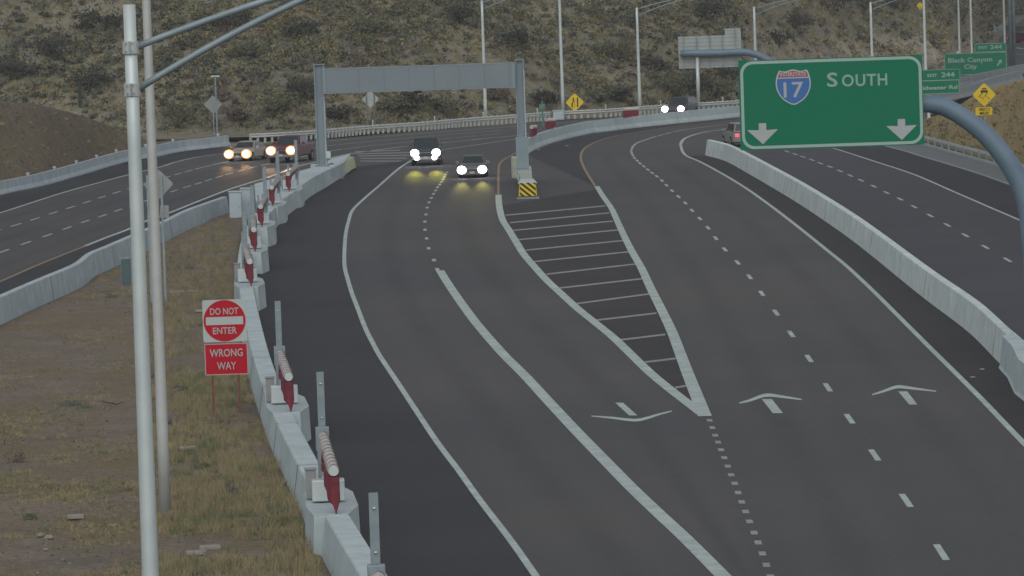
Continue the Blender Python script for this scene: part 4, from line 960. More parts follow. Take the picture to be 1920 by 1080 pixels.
# DO NOT ENTER / WRONG WAY
pa = G(401.5, 791); Yw = pa.y
def wz(px, py): return AT(px, py, Yw)
wt = thing('wrong_way_sign', 'red and white do not enter and wrong way signs on two rusty posts', 'road sign', (wz(426, 790).x, Yw, 0))
rz_ = 0
a = wz(377, 562); b = wz(463, 642); W_ = 82.0*Yw/FPX; H_ = 79.5*Yw/FPX
O = Vector((wz(380, 600).x, Yw, wz(420, 641).z))
mb = MB(); plate(mb, rrect(0, 0, W_, H_, .06, 3), O, .02); pn = mb.build('do_not_enter_panel', M['sign_white'], wt)
cc_ = O+X*(W_/2)+Zu*(H_/2); s_ = Yw/FPX
mb = MB(); mb.face([cc_+X*(39.5*s_*math.cos(R(t)))+Zu*(39*s_*math.sin(R(t)))-Yn*.006 for t in range(0, 360, 8)]); ds_ = mb.build('red_disc', M['red'], wt)
mb = MB(); mb.face([cc_+X*(u*s_)+Zu*(v*s_)-Yn*.010 for u, v in [(-35, -7.5), (35, -7.5), (35, 7.5), (-35, 7.5)]]); mb.build('white_bar', M['sign_white'], ds_)
put_text('DO NOT', 17.5*s_, cc_+Zu*(18*s_)-Yn*.012, X, Zu, M['arrow_grey'], ds_, target_w=53*s_, offset=.004)
put_text('ENTER', 17.5*s_, cc_-Zu*(18.5*s_)-Yn*.012, X, Zu, M['arrow_grey'], ds_, target_w=45*s_, offset=.004)
W2, H2 = 81.5*s_, 59.5*s_; O2 = Vector((O.x+.02, Yw, wz(422, 703).z))
mb = MB(); plate(mb, rrect(0, 0, W2, H2, .04, 3), O2, .02); pn2 = mb.build('wrong_way_panel', M['red'], wt)
mb = MB(); ring_face(mb, rrect(.0, .0, W2, H2, .04, 3), rrect(.03, .03, W2-.03, H2-.03, .03, 3), O2, -.006); mb.build('border', mat('pink white border', (.42, .30, .30), .6), pn2)
c2_ = O2+X*(W2/2)+Zu*(H2/2)
put_text('WRONG', 20*s_, c2_+Zu*(12*s_)-Yn*.012, X, Zu, M['arrow_grey'], pn2, target_w=62*s_, offset=.004)
put_text('WAY', 20*s_, c2_-Zu*(12.5*s_)-Yn*.012, X, Zu, M['arrow_grey'], pn2, target_w=36*s_, offset=.004)
for xq in (401.5, 453):
    q = G(xq, 791 if xq < 420 else 785); tp_ = wz(xq-7, 600)
    mb = MB(); mb.box((q.x, Yw+.05, (O2.z+.6)/2), (.075, .05, O2.z+.6)); mb.build('post', M['rust'], wt)
q = G(452, 790); fb = thing('sign_footing', 'flat pale concrete footing at the foot of the right rusty post', 'footing', (q.x, q.y, .05))
mb = MB(); mb.tube([q+Vector((0, 0, .02)), q+Vector((0, 0, .1))], .2, 10); mb.build('pad', M['stone'], fb)

# small white and green cabinets
def cabinet(name, label, px, py, w_, d, h, m, z=0.0, door=True):
    q = G(px, py, z); root = thing(name, label, 'cabinet', (q.x, q.y, z))
    mb = MB(); mb.box((q.x, q.y+d/2, z+h/2), (w_, d, h)); bevel(mb.build('housing', m, root), .03)
    mb = MB(); mb.box((q.x, q.y+d/2, z+h+.03), (w_+.1, d+.1, .06)); mb.build('lid', m, root)
    if door:
        mb = MB(); mb.box((q.x, q.y-.012, z+h*.5), (w_*.86, .02, h*.86)); dr = mb.build('door', m, root)
        mb = MB(); mb.box((q.x+w_*.3, q.y-.035, z+h*.5), (.04, .03, .14)); mb.build('handle', M['galv'], dr)
    return root
cabinet('equipment_cabinet', 'tall white equipment cabinet where the left median wall ends', 442.5, 415, .70, .7, 1.66, M['cabinet'])
cabinet('equipment_cabinet', 'white equipment cabinet partly behind the gate posts, right of the tallest one', 462, 412, .55, .9, 1.75, M['cabinet'])
cabinet('equipment_cabinet', 'small white cabinet beyond the guard rail beside a light pole', 1047, 225, .95, .8, .8, M['cabinet'])
# teal panel on legs behind the nearest pole
q = G(233, 551); tp = thing('meter_cabinet', 'small teal meter cabinet on two thin legs, just left of the nearest light pole', 'cabinet', (q.x, q.y, 0))
s_ = q.y/FPX; H1 = 68*s_
mb = MB(); mb.box((q.x+.12, q.y, H1*.6), (17*s_, .25, H1*.72)); bevel(mb.build('housing', M['green_box'], tp), .02)
for d in (-8.5, 9.5):
    mb = MB(); mb.box((q.x+.12+d*s_, q.y, H1/2), (.05, .05, H1)); mb.build('leg', M['galv'], tp)
mb = MB(); mb.box((q.x+.12, q.y, H1), (21*s_, .1, .05)); mb.build('top_bar', M['galv'], tp)
# green box just behind the gates of the divider
q = G(1018, 237); tg = thing('signal_post', 'thin green marker post above the bend of the divider wall', 'post', (q.x, q.y, 0))
mb = MB(); mb.box((q.x, q.y, 1.1), (.14, .14, 2.2)); mb.build('post', mat('marker green', (.05, .17, .13), .7), tg); mb = MB(); mb.box((q.x, q.y-.08, 1.7), (.5, .06, .45)); mb.box((q.x, q.y-.08, .95), (.4, .06, .3)); mb.build('plate', mat('plate green', (.09, .2, .17), .7), tg)

# ------------------------------------------------------------------ LIGHT POLES
def light_pole(label, base, top_z, r0, r1, m, armdir, arms, head=True, clamp=True):
    """arms: list of (z_start, z_end, length)"""
    root = thing('street_light', label, 'street light', base, 0, 'highway light poles')
    b = Vector(base); mb = MB(); n = 8
    mb.tube([b+Vector((0, 0, z)) for z in np.linspace(0, top_z, n)], [r0+(r1-r0)*k/(n-1) for k in range(n)], 20); mb.build('pole', m, root, smooth_=True)
    mb = MB(); mb.box((b.x, b.y, b.z+.03), (r0*3.6, r0*3.6, .06)); mb.build('base_plate', M['galv'], root)
    d = Vector(armdir).normalized()
    for z0, z1, L_ in arms:
        n = 14; pts = []
        for k in range(n+1):
            t = k/n; pts.append(b+d*(r1*.8+L_*t)+Vector((0, 0, z0+(z1-z0)*(t*1.35-.35*t*t))))
        mb = MB(); mb.tube(pts, [.052 if L_ > 1 else .05]*(n+1), 10); mb.build('arm', M['galv'], root, smooth_=True)
        if clamp:
            mb = MB(); mb.tube([b+Vector((0, 0, z0-.09)), b+Vector((0, 0, z0+.09))], r1*1.24+.012, 16)
            cl = mb.build('clamp', M['galv_warm'], root)
            for sx in (-.6, .25):
                for zz in (-.055, .055):
                    mb = MB(); mb.box((b.x+sx*r1*1.2, b.y-r1*1.1, z0+zz), (.025, .05, .025)); mb.build('bolt', M['galv'], cl)
            mb = MB(); mb.box((b.x-.005, b.y-r1*1.25, z0), (.035, .05, .18)); mb.build('clamp_lug', M['galv'], cl)
    if arms and head:
        z1 = arms[-1][1]; L_ = arms[-1][2]; hd = b+d*(L_+.35)+Vector((0, 0, z1+.02))
        mb = MB(); mb.loft([[hd+Vector((0, 0, 0))+d*a+Vector((-d.y, d.x, 0))*(w_*s1)+Vector((0, 0, zz)) for s1, zz in ((-1, -.05), (1, -.05), (.7, .08), (-.7, .08))] for a, w_ in ((-.4, .08), (-.2, .17), (.3, .17), (.42, .08))])
        mb.build('lamp_head', M['galv_warm'], root)
    return root
# nearest pole (foot below the picture)
s7 = 0.0077; Y1 = 76.0
bx1 = AT(277, 900, Y1).x; 
mid1 = AT(262, 540, Y1).x
z_up, z_lo, z_top = AT(243, 89, Y1).z, AT(246, 168, Y1).z, AT(242, 70, Y1).z
light_pole('thick pale light pole nearest the camera, with two arms rising to the right', (mid1+.0, Y1, 0), 14.0, .150, .088, M['galv_light'], (1, 0, 0), [(z_lo, z_lo+AT(640, 0, Y1).z-z_lo+.75, 4.5), (z_up, z_up+1.2, 4.5)])
p2 = G(311, 985); light_pole('slimmer grey light pole right behind the nearest one, its foot in the dry grass', (p2.x, p2.y, 0.02), 17.0, .158, .098, M['galv_warm'], (1, .2, 0), [(15.2, 16.4, 4.5), (15.8, 16.9, 4.5)])
far = [('far light pole rising behind the gantry beam, just left of its right leg', 911, 231, 1, 8, .3), ('far light pole left of the yellow merge sign', 1056, 219, -40, None, .3),
       ('far light pole midway between the merge sign and the sign seen from behind', 1200, 210.5, 14, 14, .3), ('far light pole rising behind the left half of the big green sign', 1419, 190, 18, 18, .3),
       ('far light pole rising over the right half of the big green sign', 1637, 178, 17, 17, .3), ('far light pole standing beside the right end of the big green sign', 1737, 184, -30, None, .3),
       ('thin far light pole left of the exit sign for the city', 1800, 130, 4, None, .25), ('thin far light pole above the exit tab of the city sign', 1823, 134, -12, None, .22), ('far light pole at the right end of the city exit sign', 1885, 122, -25, None, .25)]
for l, bxp, byp, topy, armp, r_ in far:
    q = G(bxp, byp); zt_ = AT(bxp-6, topy, q.y).z
    zt_ = max(zt_, 9.0)
    light_pole(l, (q.x, q.y, 0), zt_, .165 if r_ >= .3 else .14, .11, M['galv_light'], (1, -.15, 0), [(zt_-.75, zt_+.55, 4.2), (zt_-.15, zt_+.75, 4.2)], clamp=False)
# twin-legged steel tower at the right edge
tw = G(1896, 122); q2 = G(1903, 104)
t_ = thing('steel_mast', 'pair of grey steel columns standing together near the top right corner', 'mast', (tw.x, tw.y, 0))
for q in (tw, Vector((tw.x+.42, tw.y, 0))):
    mb = MB(); mb.tube([Vector((q.x, q.y, 0)), Vector((q.x, q.y, 22))], .2, 12); mb.build('column', M['galv'], t_, smooth_=True)
mb = MB()
for z in np.arange(1, 20, 2.2): mb.box((tw.x+.21, tw.y, z), (.5, .08, .08))
mb.build('brace', M['galv'], t_)

# ------------------------------------------------------------------ VEHICLES
def rring(y, hw, z0, z1, r, top=1.0):
    """rounded section across the car at station y"""
    pts = []; wt_ = hw*top
    for cx_, cz_, a0, sx in [(wt_-r, z1-r, 0, 1), (-(wt_-r), z1-r, 90, -1), (-(hw-r), z0+r, 180, -1), (hw-r, z0+r, 270, 1)]:
        for k in range(4):
            a = R(a0+30*k); pts.append(Vector((cx_+r*math.cos(a), y, cz_+r*math.sin(a))))
    return pts
def make_car(label, cat, name, kind, paint, loc, rz, lens, fog=False, lit='front', glow=None, group='vehicles on the highway'):
    root = thing(name, label, cat, loc, rz, group); Mx = root.matrix_basis
    def WP(v): return Mx @ Vector(v)
    # local: front faces -Y, x across
    if kind == 'sedan': Lh, W2_, zb, hood, belt, roof = 2.35, .90, .22, .78, .92, 1.44
    elif kind == 'suv': Lh, W2_, zb, hood, belt, roof = 2.35, .96, .28, 1.02, 1.12, 1.74
    else: Lh, W2_, zb, hood, belt, roof = 2.85, 1.0, .42, 1.18, 1.28, 1.92
    pt = mat('paint '+kind+str(round(paint[0], 2)), paint, .35, .2, spec=.5)
    st = [(-Lh, W2_*.80, zb+.10, hood-.22, .08), (-Lh+.12, W2_*.92, zb, hood-.10, .1), (-Lh+.5, W2_, zb, hood-.02, .1), (-Lh+1.2, W2_, zb, hood+.03, .1), (-Lh+1.45, W2_, zb, belt, .1), (Lh-.9, W2_, zb, belt, .1), (Lh-.2, W2_*.97, zb, belt-.04, .1), (Lh, W2_*.86, zb+.1, belt-.14, .08)]
    mb = MB(); mb.loft([[WP(p) for p in rring(y, w_, z0, z1, r, .95)] for y, w_, z0, z1, r in st]); body = mb.build('body', pt, root, smooth_=False)
    # cabin
    if kind == 'sedan': cb = [(-.95, .80, .02), (-.2, .64, 1), (.85, .64, 1), (1.75, .76, .04)]
    elif kind == 'suv': cb = [(-1.0, .86, .02), (-.4, .72, 1), (1.9, .70, 1), (2.25, .80, .05)]
    else: cb = [(-1.2, .90, .02), (-.62, .76, 1), (1.05, .76, 1), (1.3, .86, .05)]
    mb = MB(); rings = []
    for y, tw_, f in cb:
        zt_ = belt+(roof-belt)*f; bw = W2_*.90
        rings.append([WP(p) for p in ((-bw, y, belt-.04), (-bw+.0-(bw-tw_)*0, y, belt-.02), (-(tw_ if f > .5 else bw*.96), y, zt_-.05*f), (-(tw_ if f > .5 else bw*.9)*.86, y, zt_), ((tw_ if f > .5 else bw*.9)*.86, y, zt_), ((tw_ if f > .5 else bw*.96), y, zt_-.05*f), (bw, y, belt-.02), (bw, y, belt-.04))])
    mb.loft(rings); mb.build('roof', pt, root)
    # windscreen, rear and side glass just proud of the cabin
    y0, y1 = cb[0][0], cb[1][0]; zt_ = roof-.07; tw_ = cb[1][1]
    g_ = MB(); g_.face([WP(p) for p in ((-W2_*.80, y0+.06, belt+.05), (W2_*.80, y0+.06, belt+.05), (tw_*.90, y1-.05, zt_), (-tw_*.90, y1-.05, zt_))]); 
    nrm = Vector((0, -1, .7)).normalized()*.03
    g_.v = [tuple(Vector(v)+(Mx.to_3x3() @ nrm)) for v in g_.v]; g_.build('windscreen', M['glass'], root)
    y2, y3 = cb[2][0], cb[3][0]
    g_ = MB(); g_.face([WP(p) for p in ((W2_*.80, y3-.04, belt+.06), (-W2_*.80, y3-.04, belt+.06), (-tw_*.9, y2+.04, zt_), (tw_*.9, y2+.04, zt_))])
    g_.v = [tuple(Vector(v)+(Mx.to_3x3() @ (Vector((0, 1, .6)).normalized()*.03))) for v in g_.v]; g_.build('rear_window', M['glass'], root)
    for s1 in (-1, 1):
        g_ = MB(); g_.face([WP(p) for p in ((s1*(W2_*.90+.015), y0+.35, belt+.02), (s1*(W2_*.90+.015), y3-.3, belt+.02), (s1*(cb[2][1]+.035), y2+.0, zt_), (s1*(tw_+.035), y1+.08, zt_))]); g_.build('side_window', M['glass'], root)
        mb = MB(); c__ = WP((s1*(W2_+.12), -.75, belt+.10)); mb.box(tuple(c__), (.22, .12, .16), rz); mb.build('mirror', pt, root)
    # wheels
    wr = .33 if kind == 'sedan' else .39
    for sx in (-1, 1):
        for yy in (-Lh+.85, Lh-.95):
            mb = MB(); mb.tube([WP((sx*(W2_-.20), yy, wr)), WP((sx*(W2_+.02), yy, wr))], wr, 18); wh = mb.build('wheel', M['tyre'], root)
            mb = MB(); mb.tube([WP((sx*(W2_+.0), yy, wr)), WP((sx*(W2_+.035), yy, wr))], wr*.6, 12); mb.build('rim', M['chrome'], wh)
    # face
    mb = MB(); gz = (zb+hood)/2+.04; mb.box(tuple(WP((0, -Lh-.01, gz))), (W2_*1.05, .06, (hood-zb)*.32), rz); gr_ = mb.build('grille', M['trim'], root)
    mb = MB(); mb.box(tuple(WP((0, -Lh-.045, gz+(hood-zb)*.12))), (W2_*1.0, .02, .04), rz); mb.build('grille_bar', M['chrome'], gr_)
    mb = MB(); mb.loft([[WP((sx*W2_*.92, -Lh-.07+abs(sx)*.06, z)) for sx, z in ((-1, zb+.02), (-1, zb+.22), (1, zb+.22), (1, zb+.02))], [WP((sx*W2_*.96, -Lh+.2, z)) for sx, z in ((-1, zb+.02), (-1, zb+.22), (1, zb+.22), (1, zb+.02))]]); mb.build('bumper', M['chrome'] if kind == 'pickup' else pt, root)
    mb = MB(); mb.box(tuple(WP((0, -Lh-.09, zb+.16))), (.31, .02, .16), rz); mb.build('number_plate', M['plate'], root)
    hz = hood-.22 if kind != 'pickup' else hood-.26
    if lit == 'front':
        for sx in (-1, 1):
            c__ = Vector((sx*W2_*.76, -Lh-.02, hz)); mb = MB()
            rings = []
            for dy, k in ((0.12, .25), (-.02, .26), (-.10, .22), (-.14, .09)):
                rings.append([WP(c__+Vector((math.cos(R(a))*k*1.15, dy, math.sin(R(a))*k))) for a in range(0, 360, 24)])
            mb.loft(rings); hl = mb.build('headlight', lens, root)
            if lens is M['lens_warm'] and glow:
                mb = MB(); mb.loft([[WP(c__+Vector((math.cos(R(a))*k*1.15, dy, math.sin(R(a))*k))) for a in range(0, 360, 24)] for dy, k in ((.10, .35), (-.04, .34), (-.06, .27))]); mb.build('painted_halo', M['amber'], hl)  # added glowing ring, stands in for the lamp's halo, not a car part
            if glow:
                ld = bpy.data.lights.new('beam', 'SPOT'); ld.energy = glow[1]; ld.color = glow[0]; ld.spot_size = R(5); ld.spot_blend = 1.0; ld.shadow_soft_size = .25
                lo = bpy.data.objects.new('beam', ld); col.objects.link(lo); lo.parent = hl
                hm = (root.matrix_basis @ hl.matrix_basis).inverted()
                pos = WP(c__+Vector((0, -.35, 0))); dc = Vector((-pos.x, -pos.y, 0)).normalized(); tgt = pos+dc*15.0-Vector((0, 0, pos.z))
                lm_ = Matrix.Translation(pos) @ (pos-tgt).to_track_quat('Z', 'Y').to_matrix().to_4x4()
                lo.matrix_basis = root.matrix_basis.inverted() @ lm_
            if fog:
                c__ = Vector((sx*W2_*.62, -Lh-.08, zb+.16)); mb = MB()
                mb.loft([[WP(c__+Vector((math.cos(R(a))*k, dy, math.sin(R(a))*k))) for a in range(0, 360, 30)] for dy, k in ((.1, .17), (-.03, .17), (-.07, .08))]); mb.build('fog_light', lens, root)
    for sx in (-1, 1):
        mb = MB(); mb.box(tuple(WP((sx*W2_*.66, Lh+.0, belt-.26))), (.30, .08, .24), rz); bevel(mb.build('tail_light', M['lens_red'], root), .03)
    return root
def heading(a, b):
    """yaw so that the car's nose (-Y) points from picture point a to b"""
    p, q = G(*a), G(*b); d = q-p; return math.atan2(d.y, d.x)+math.pi/2
def carpos(px, py, rz, Lh):
    p = G(px, py); d = Vector((math.sin(rz), -math.cos(rz), 0)); return p-d*Lh
rz = R(-1)
make_car('dark pickup truck with four lit lamps driving under the gantry', 'pickup truck', 'pickup_truck', 'pickup', (.03, .045, .045), carpos(798.5, 311, rz, 2.85), rz, M['lens_white'], fog=True, glow=((1, .93, .10), 13000))
rz = R(-2)
make_car('silver sedan with dazzling lamps just right of the dark pickup', 'car', 'sedan_car', 'sedan', (.10, .115, .10), carpos(885.5, 334, rz, 2.35), rz, M['lens_white'], glow=((1, .90, .25), 9000))
rz = R(-16)
make_car('pale sedan leftmost on the far left road, lamps lit', 'car', 'sedan_car', 'sedan', (.30, .27, .23), carpos(446, 303, rz, 2.35), rz, M['lens_warm'], glow=((1, .55, .22), 9000))
rz = R(-14)
make_car('maroon pickup truck on the left road, right behind the pale sedan', 'pickup truck', 'pickup_truck', 'pickup', (.10, .022, .035), carpos(527.5, 306, rz, 2.85), rz, M['lens_warm'], glow=((1, .6, .35), 9000))
rz = R(-20)
make_car('dark grey sport utility car with lamps lit, far off behind the divider wall', 'car', 'suv_car', 'suv', (.05, .05, .055), carpos(1262, 221.5, rz, 2.35), rz, M['lens_warm'])
p = G(1390, 275); rz = R(180+8)
cpos = Vector((p.x, p.y+2.0, 0))
make_car('pale car with a red tail lamp driving away, half hidden by the big green sign', 'car', 'sedan_car', 'suv', (.24, .25, .24), cpos, rz, M['lens_white'], lit='rear')
p = G(1922, 80); make_car('distant dark red car cut off by the right edge of the picture', 'car', 'sedan_car', 'sedan', (.12, .02, .03), (p.x, p.y, 0), R(60), M['lens_white'])

# ------------------------------------------------------------------ VEGETATION
def leaf_cloud(name, plants, mats, parent=None, kind=None):
    """plants: (x, y, z, radius, height, nleaf, leafsize, mat index, upright) -> one mesh of leaf quads"""
    V = []; MI = []
    for (x, y, z, r, h, n, ls, mi, up) in plants:
        u = rng.normal(size=(n, 3)); u /= np.linalg.norm(u, axis=1)[:, None]+1e-9
        rad = rng.random(n)**0.45
        if up:      # tuft: blades that fan out from the ground
            base = np.stack([x+rng.normal(size=n)*r*.35, y+rng.normal(size=n)*r*.35, np.full(n, z-.02)], 1)
            tip = base+np.stack([rng.normal(size=n)*r*.5, rng.normal(size=n)*r*.5, h*(.5+.5*rng.random(n))], 1)
            sd = np.stack([np.full(n, ls*.5), rng.normal(size=n)*ls*.2, np.zeros(n)], 1)
            q = np.stack([base-sd, base+sd, tip+sd*.25, tip-sd*.25], 1)
        else:
            lob = 1+.35*np.sin(u[:, 0]*5+x)*np.cos(u[:, 1]*4+y)
            c = np.stack([x+u[:, 0]*rad*r*lob, y+u[:, 1]*rad*r*lob, z+np.abs(u[:, 2])*rad*h*lob*.95+.02*h], 1)
            a = rng.normal(size=(n, 3)); a /= np.linalg.norm(a, axis=1)[:, None]
            b = np.cross(a, rng.normal(size=(n, 3))); b /= np.linalg.norm(b, axis=1)[:, None]+1e-9
            s_ = ls*(.6+.8*rng.random(n))[:, None]
            q = np.stack([c-a*s_, c-b*s_*.6, c+a*s_, c+b*s_*.6], 1)
        V.append(q.reshape(-1, 3)); MI.append(np.full(n, mi))
    V = np.concatenate(V); MI = np.concatenate(MI).astype(np.int32); nq = len(MI)
    me = bpy.data.meshes.new(name); me.vertices.add(nq*4); me.vertices.foreach_set('co', V.astype(np.float32).ravel())
    me.loops.add(nq*4); me.loops.foreach_set('vertex_index', np.arange(nq*4, dtype=np.int32))
    me.polygons.add(nq); me.polygons.foreach_set('loop_start', np.arange(0, nq*4, 4, dtype=np.int32)); me.polygons.foreach_set('loop_total', np.full(nq, 4, dtype=np.int32))
    for m in mats: me.materials.append(m)
    me.polygons.foreach_set('material_index', MI); me.update(calc_edges=True)
    o = bpy.data.objects.new(name, me); col.objects.link(o)
    if parent is not None:
        o.parent = parent; me.transform(parent.matrix_basis.inverted())
    if kind: o['kind'] = kind
    return o
LM = [M['leaf_a'], M['leaf_b'], M['leaf_c'], M['leaf_d'], M['leaf_y'], M['grass_dry']]
# far hillside scrub
pl = []; N = 13000
for k in range(N):
    b = -60+2040*rng.random(); d = 1+66*rng.random()**1.1
    y = toeZ(b)+d; kx = (b-960-ROLL*300)*cp/FPX; x = kx*y; z = hillz(x, y)
    if z > 20 or z < -.05: continue
    dens = fbm(x, y, .045, 3); tan_zone = 1425 < b < 1860 and y < 1200 and z < 9
    if tan_zone and rng.random() < .72: continue
    if rng.random() > .62+.7*dens and not tan_zone: continue
    t = rng.random(); warm = fbm(x+80, y+30, .035, 2)
    if t < .30: mi = 0
    elif t < .55: mi = 1
    elif t < .68: mi = 2
    elif t < .84: mi = 3
    else: mi = 4
    if warm > .25 and mi in (1, 2): mi = 4 if rng.random() < .5 else 3
    if b < 420 and rng.random() < .45: mi = 2 if rng.random() < .5 else 0
    r = .35+.75*rng.random()**2.0; sc = min(2.2, y/480)
    pl.append((x, y, z, r*sc, r*1.0*sc, 40, .12*sc, mi, False))
for k in range(7000):
    b = -60+2040*rng.random(); d = 1+60*rng.random(); y = toeZ(b)+d; kx = (b-960-ROLL*300)*cp/FPX; x = kx*y; z = hillz(x, y)
    if z > 20: continue
    pl.append((x, y, z, .30, .34, 10, .10*min(2, y/480), 5 if rng.random() < .6 else 4, True))
for k in range(7000):
    wide = k % 2 == 0
    b = (-820+2900*rng.random()) if wide else (-60+1960*rng.random()); d = (66+110*rng.random()) if not wide else 2+170*rng.random()
    if wide and -60 < b < 1980 and d < 66: continue
    y = toeZ(b)+d; kx = (b-960-ROLL*300)*cp/FPX; x = kx*y; z = hillz(x, y)
    if y > 900 or z < -.05 or fbm(x, y, .045, 3) < -.35: continue
    r = .7+.9*rng.random(); pl.append((x, y, z, r, r, 22, .24, int(rng.integers(0, 5)), False))
leaf_cloud('hill_scrub', pl, LM, kind='stuff')
# scrub on the banks
pl = []
def on_mound(cols_, nrow, count, szs, mis, dens=1.0):
    out = []
    for k in range(count):
        i = int(rng.integers(0, len(cols_)-1)); j = int(rng.integers(1, nrow)); p = cols_[i][j]; q = cols_[i+1][j+1]
        t, s_ = rng.random(), rng.random(); x = p[0]+(q[0]-p[0])*t; y = p[1]+(q[1]-p[1])*s_; z = p[2]+(q[2]-p[2])*s_
        r = szs[0]+(szs[1]-szs[0])*rng.random()**2
        out.append((x, y, z, r, r*.9, 9, .05, int(mis[int(rng.integers(0, len(mis)))]), True))
    return out
pl += on_mound(mr, 25, 1500, (.15, .35), [5, 5, 4, 3, 0]); pl += on_mound(ml, 25, 1300, (.12, .30), [5, 3, 3, 0, 4])
leaf_cloud('bank_grass', pl, LM, kind='stuff')

# larger desert trees and bushes that stand out on the hill
def desert_tree(px, py, r, h, mi, label, group):
    q = hill_hit(px, py); root = thing('desert_tree', label, 'tree', (q.x, q.y, q.z-.05), 0, group)
    mb = MB()
    for k in range(4):
        a = rng.random()*6.28; e = q+Vector((math.cos(a)*r*.5, math.sin(a)*r*.5, h*.6))
        mb.tube([q+Vector((0, 0, -.1)), q.lerp(e, .5)+Vector((rng.normal()*.1, 0, .1)), e], [.10, .06, .02], 6)
    mb.build('trunk', M['bark'], root)
    sub = []
    for k in range(7):
        a = rng.random()*6.28; rr_ = rng.random()**.5*r*.62
        sub.append((q.x+math.cos(a)*rr_, q.y+math.sin(a)*rr_, q.z+h*(.12+.4*rng.random()), r*(.35+.25*rng.random()), h*(.38+.2*rng.random()), 120, .12, mi, False))
    leaf_cloud('crown', sub, LM, root)
trees = [(330, 244, 3.0, 2.6, 0), (165, 178, 3.0, 2.6, 2), (30, 150, 3.2, 2.2, 2), (100, 110, 3.4, 2.2, 2), (455, 232, 2.0, 1.6, 3), (520, 215, 2.6, 2.0, 0), (575, 190, 2.4, 2.0, 2), (640, 226, 2.2, 1.7, 2),
         (730, 215, 2.0, 1.6, 0), (770, 205, 2.4, 1.8, 2), (830, 215, 2.0, 1.7, 0), (930, 195, 1.8, 1.5, 3), (1020, 200, 2.2, 1.7, 2), (1120, 195, 2.2, 1.8, 0), (1165, 192, 1.8, 1.5, 2), (1258, 186, 3.0, 2.4, 0), (1300, 180, 2.6, 2.2, 2), (1340, 188, 3.2, 2.6, 0), (1365, 170, 2.8, 2.4, 2),
         (1240, 140, 2.4, 1.8, 2), (1150, 115, 2.6, 2.0, 0), (960, 90, 2.4, 1.8, 2), (690, 70, 2.8, 2.0, 0), (560, 75, 2.4, 1.8, 2), (860, 40, 2.6, 2.0, 2), (420, 60, 3.0, 2.0, 2), (480, 110, 2.6, 2.0, 0), (200, 60, 3.0, 2.4, 2), (1330, 40, 3.2, 2.4, 2), (1460, 95, 2.8, 2.2, 2), (1490, 55, 2.6, 2.0, 2),
         (1560, 25, 3.4, 2.6, 2), (1620, 14, 3.6, 3.0, 0), (1690, 20, 3.8, 3.2, 2), (1760, 30, 4.5, 4.0, 0), (1800, 44, 4.5, 4.0, 2), (1850, 30, 5.0, 4.5, 0), (1905, 24, 5.0, 4.0, 0)]
gl = {0: 'olive green desert tree with a rounded crown on the scrubby hillside', 2: 'dark leafy desert tree on the scrubby hillside', 3: 'brown half-dead desert bush at the foot of the hillside'}
gg = {0: 'olive desert trees on the hill', 2: 'dark desert trees on the hill', 3: 'brown bushes at the hill foot'}
tl = ['just right of the second light pole at the hill foot', 'right beside the saguaro above the brown mound', 'at the far left edge above the brown mound', 'high on the left slope above the saguaro', 'low bush behind the pale sedan at the hill foot',
 'left of the gantry, a little above the rail', 'just left of the top of the left gantry leg', 'right of the left gantry leg under the beam', 'right of the hanging diamond sign back', 'under the middle of the gantry beam', 'under the right half of the gantry beam near the rail', 'low bush left of the right gantry leg', 'between the right gantry leg and the yellow merge sign',
 'right of the yellow merge sign', 'small one left of the third far light pole', 'above the far dark sport utility car, left of its roof', 'right above the roof of the far dark car', 'below the sign seen from behind', 'upper one below the sign seen from behind', 'midway up the slope left of the sign seen from behind', 'midway up the slope above the merge sign',
 'up the slope right of the gantry top', 'upslope above the left half of the gantry beam', 'upslope above the left gantry leg', 'near the top edge above the gantry beam', 'upslope behind the lower lamp arm', 'between the lamp arms and the gantry', 'near the top edge left of the light poles', 'near the top edge above the sign seen from behind', 'just right of the sign seen from behind', 'above the left half of the big green sign',
 'near the top edge above the big green sign', 'top edge left of the lamp over the big green sign', 'top edge beside the tiny yellow sign', 'top edge right of the tiny yellow sign', 'above the city exit sign', 'top edge left of the twin steel mast', 'top right corner']
kn = {0: 'olive tree', 2: 'dark tree', 3: 'brown bush'}
for (px, py, r, h, mi), t_ in zip(trees, tl): desert_tree(px, py, r, h, mi, (kn[mi]+' ' if 'bush' not in t_ else '')+t_, gg[mi])
# saguaro
q = hill_hit(151, 204); sg_ = thing('saguaro_cactus', 'tall dark saguaro cactus standing above the dry brown mound', 'cactus', (q.x, q.y, q.z))
mb = MB(); mb.tube([q+Vector((0, 0, z)) for z in (-.3, .5, 1.2, 1.75, 1.95)], [.14, .17, .17, .13, .03], 12); mb.build('stem', M['cactus'], sg_)
mb = MB(); mb.tube([q+Vector((.1, 0, .8)), q+Vector((.34, 0, .85)), q+Vector((.38, 0, 1.3))], [.07, .08, .04], 8); mb.build('arm', M['cactus'], sg_)

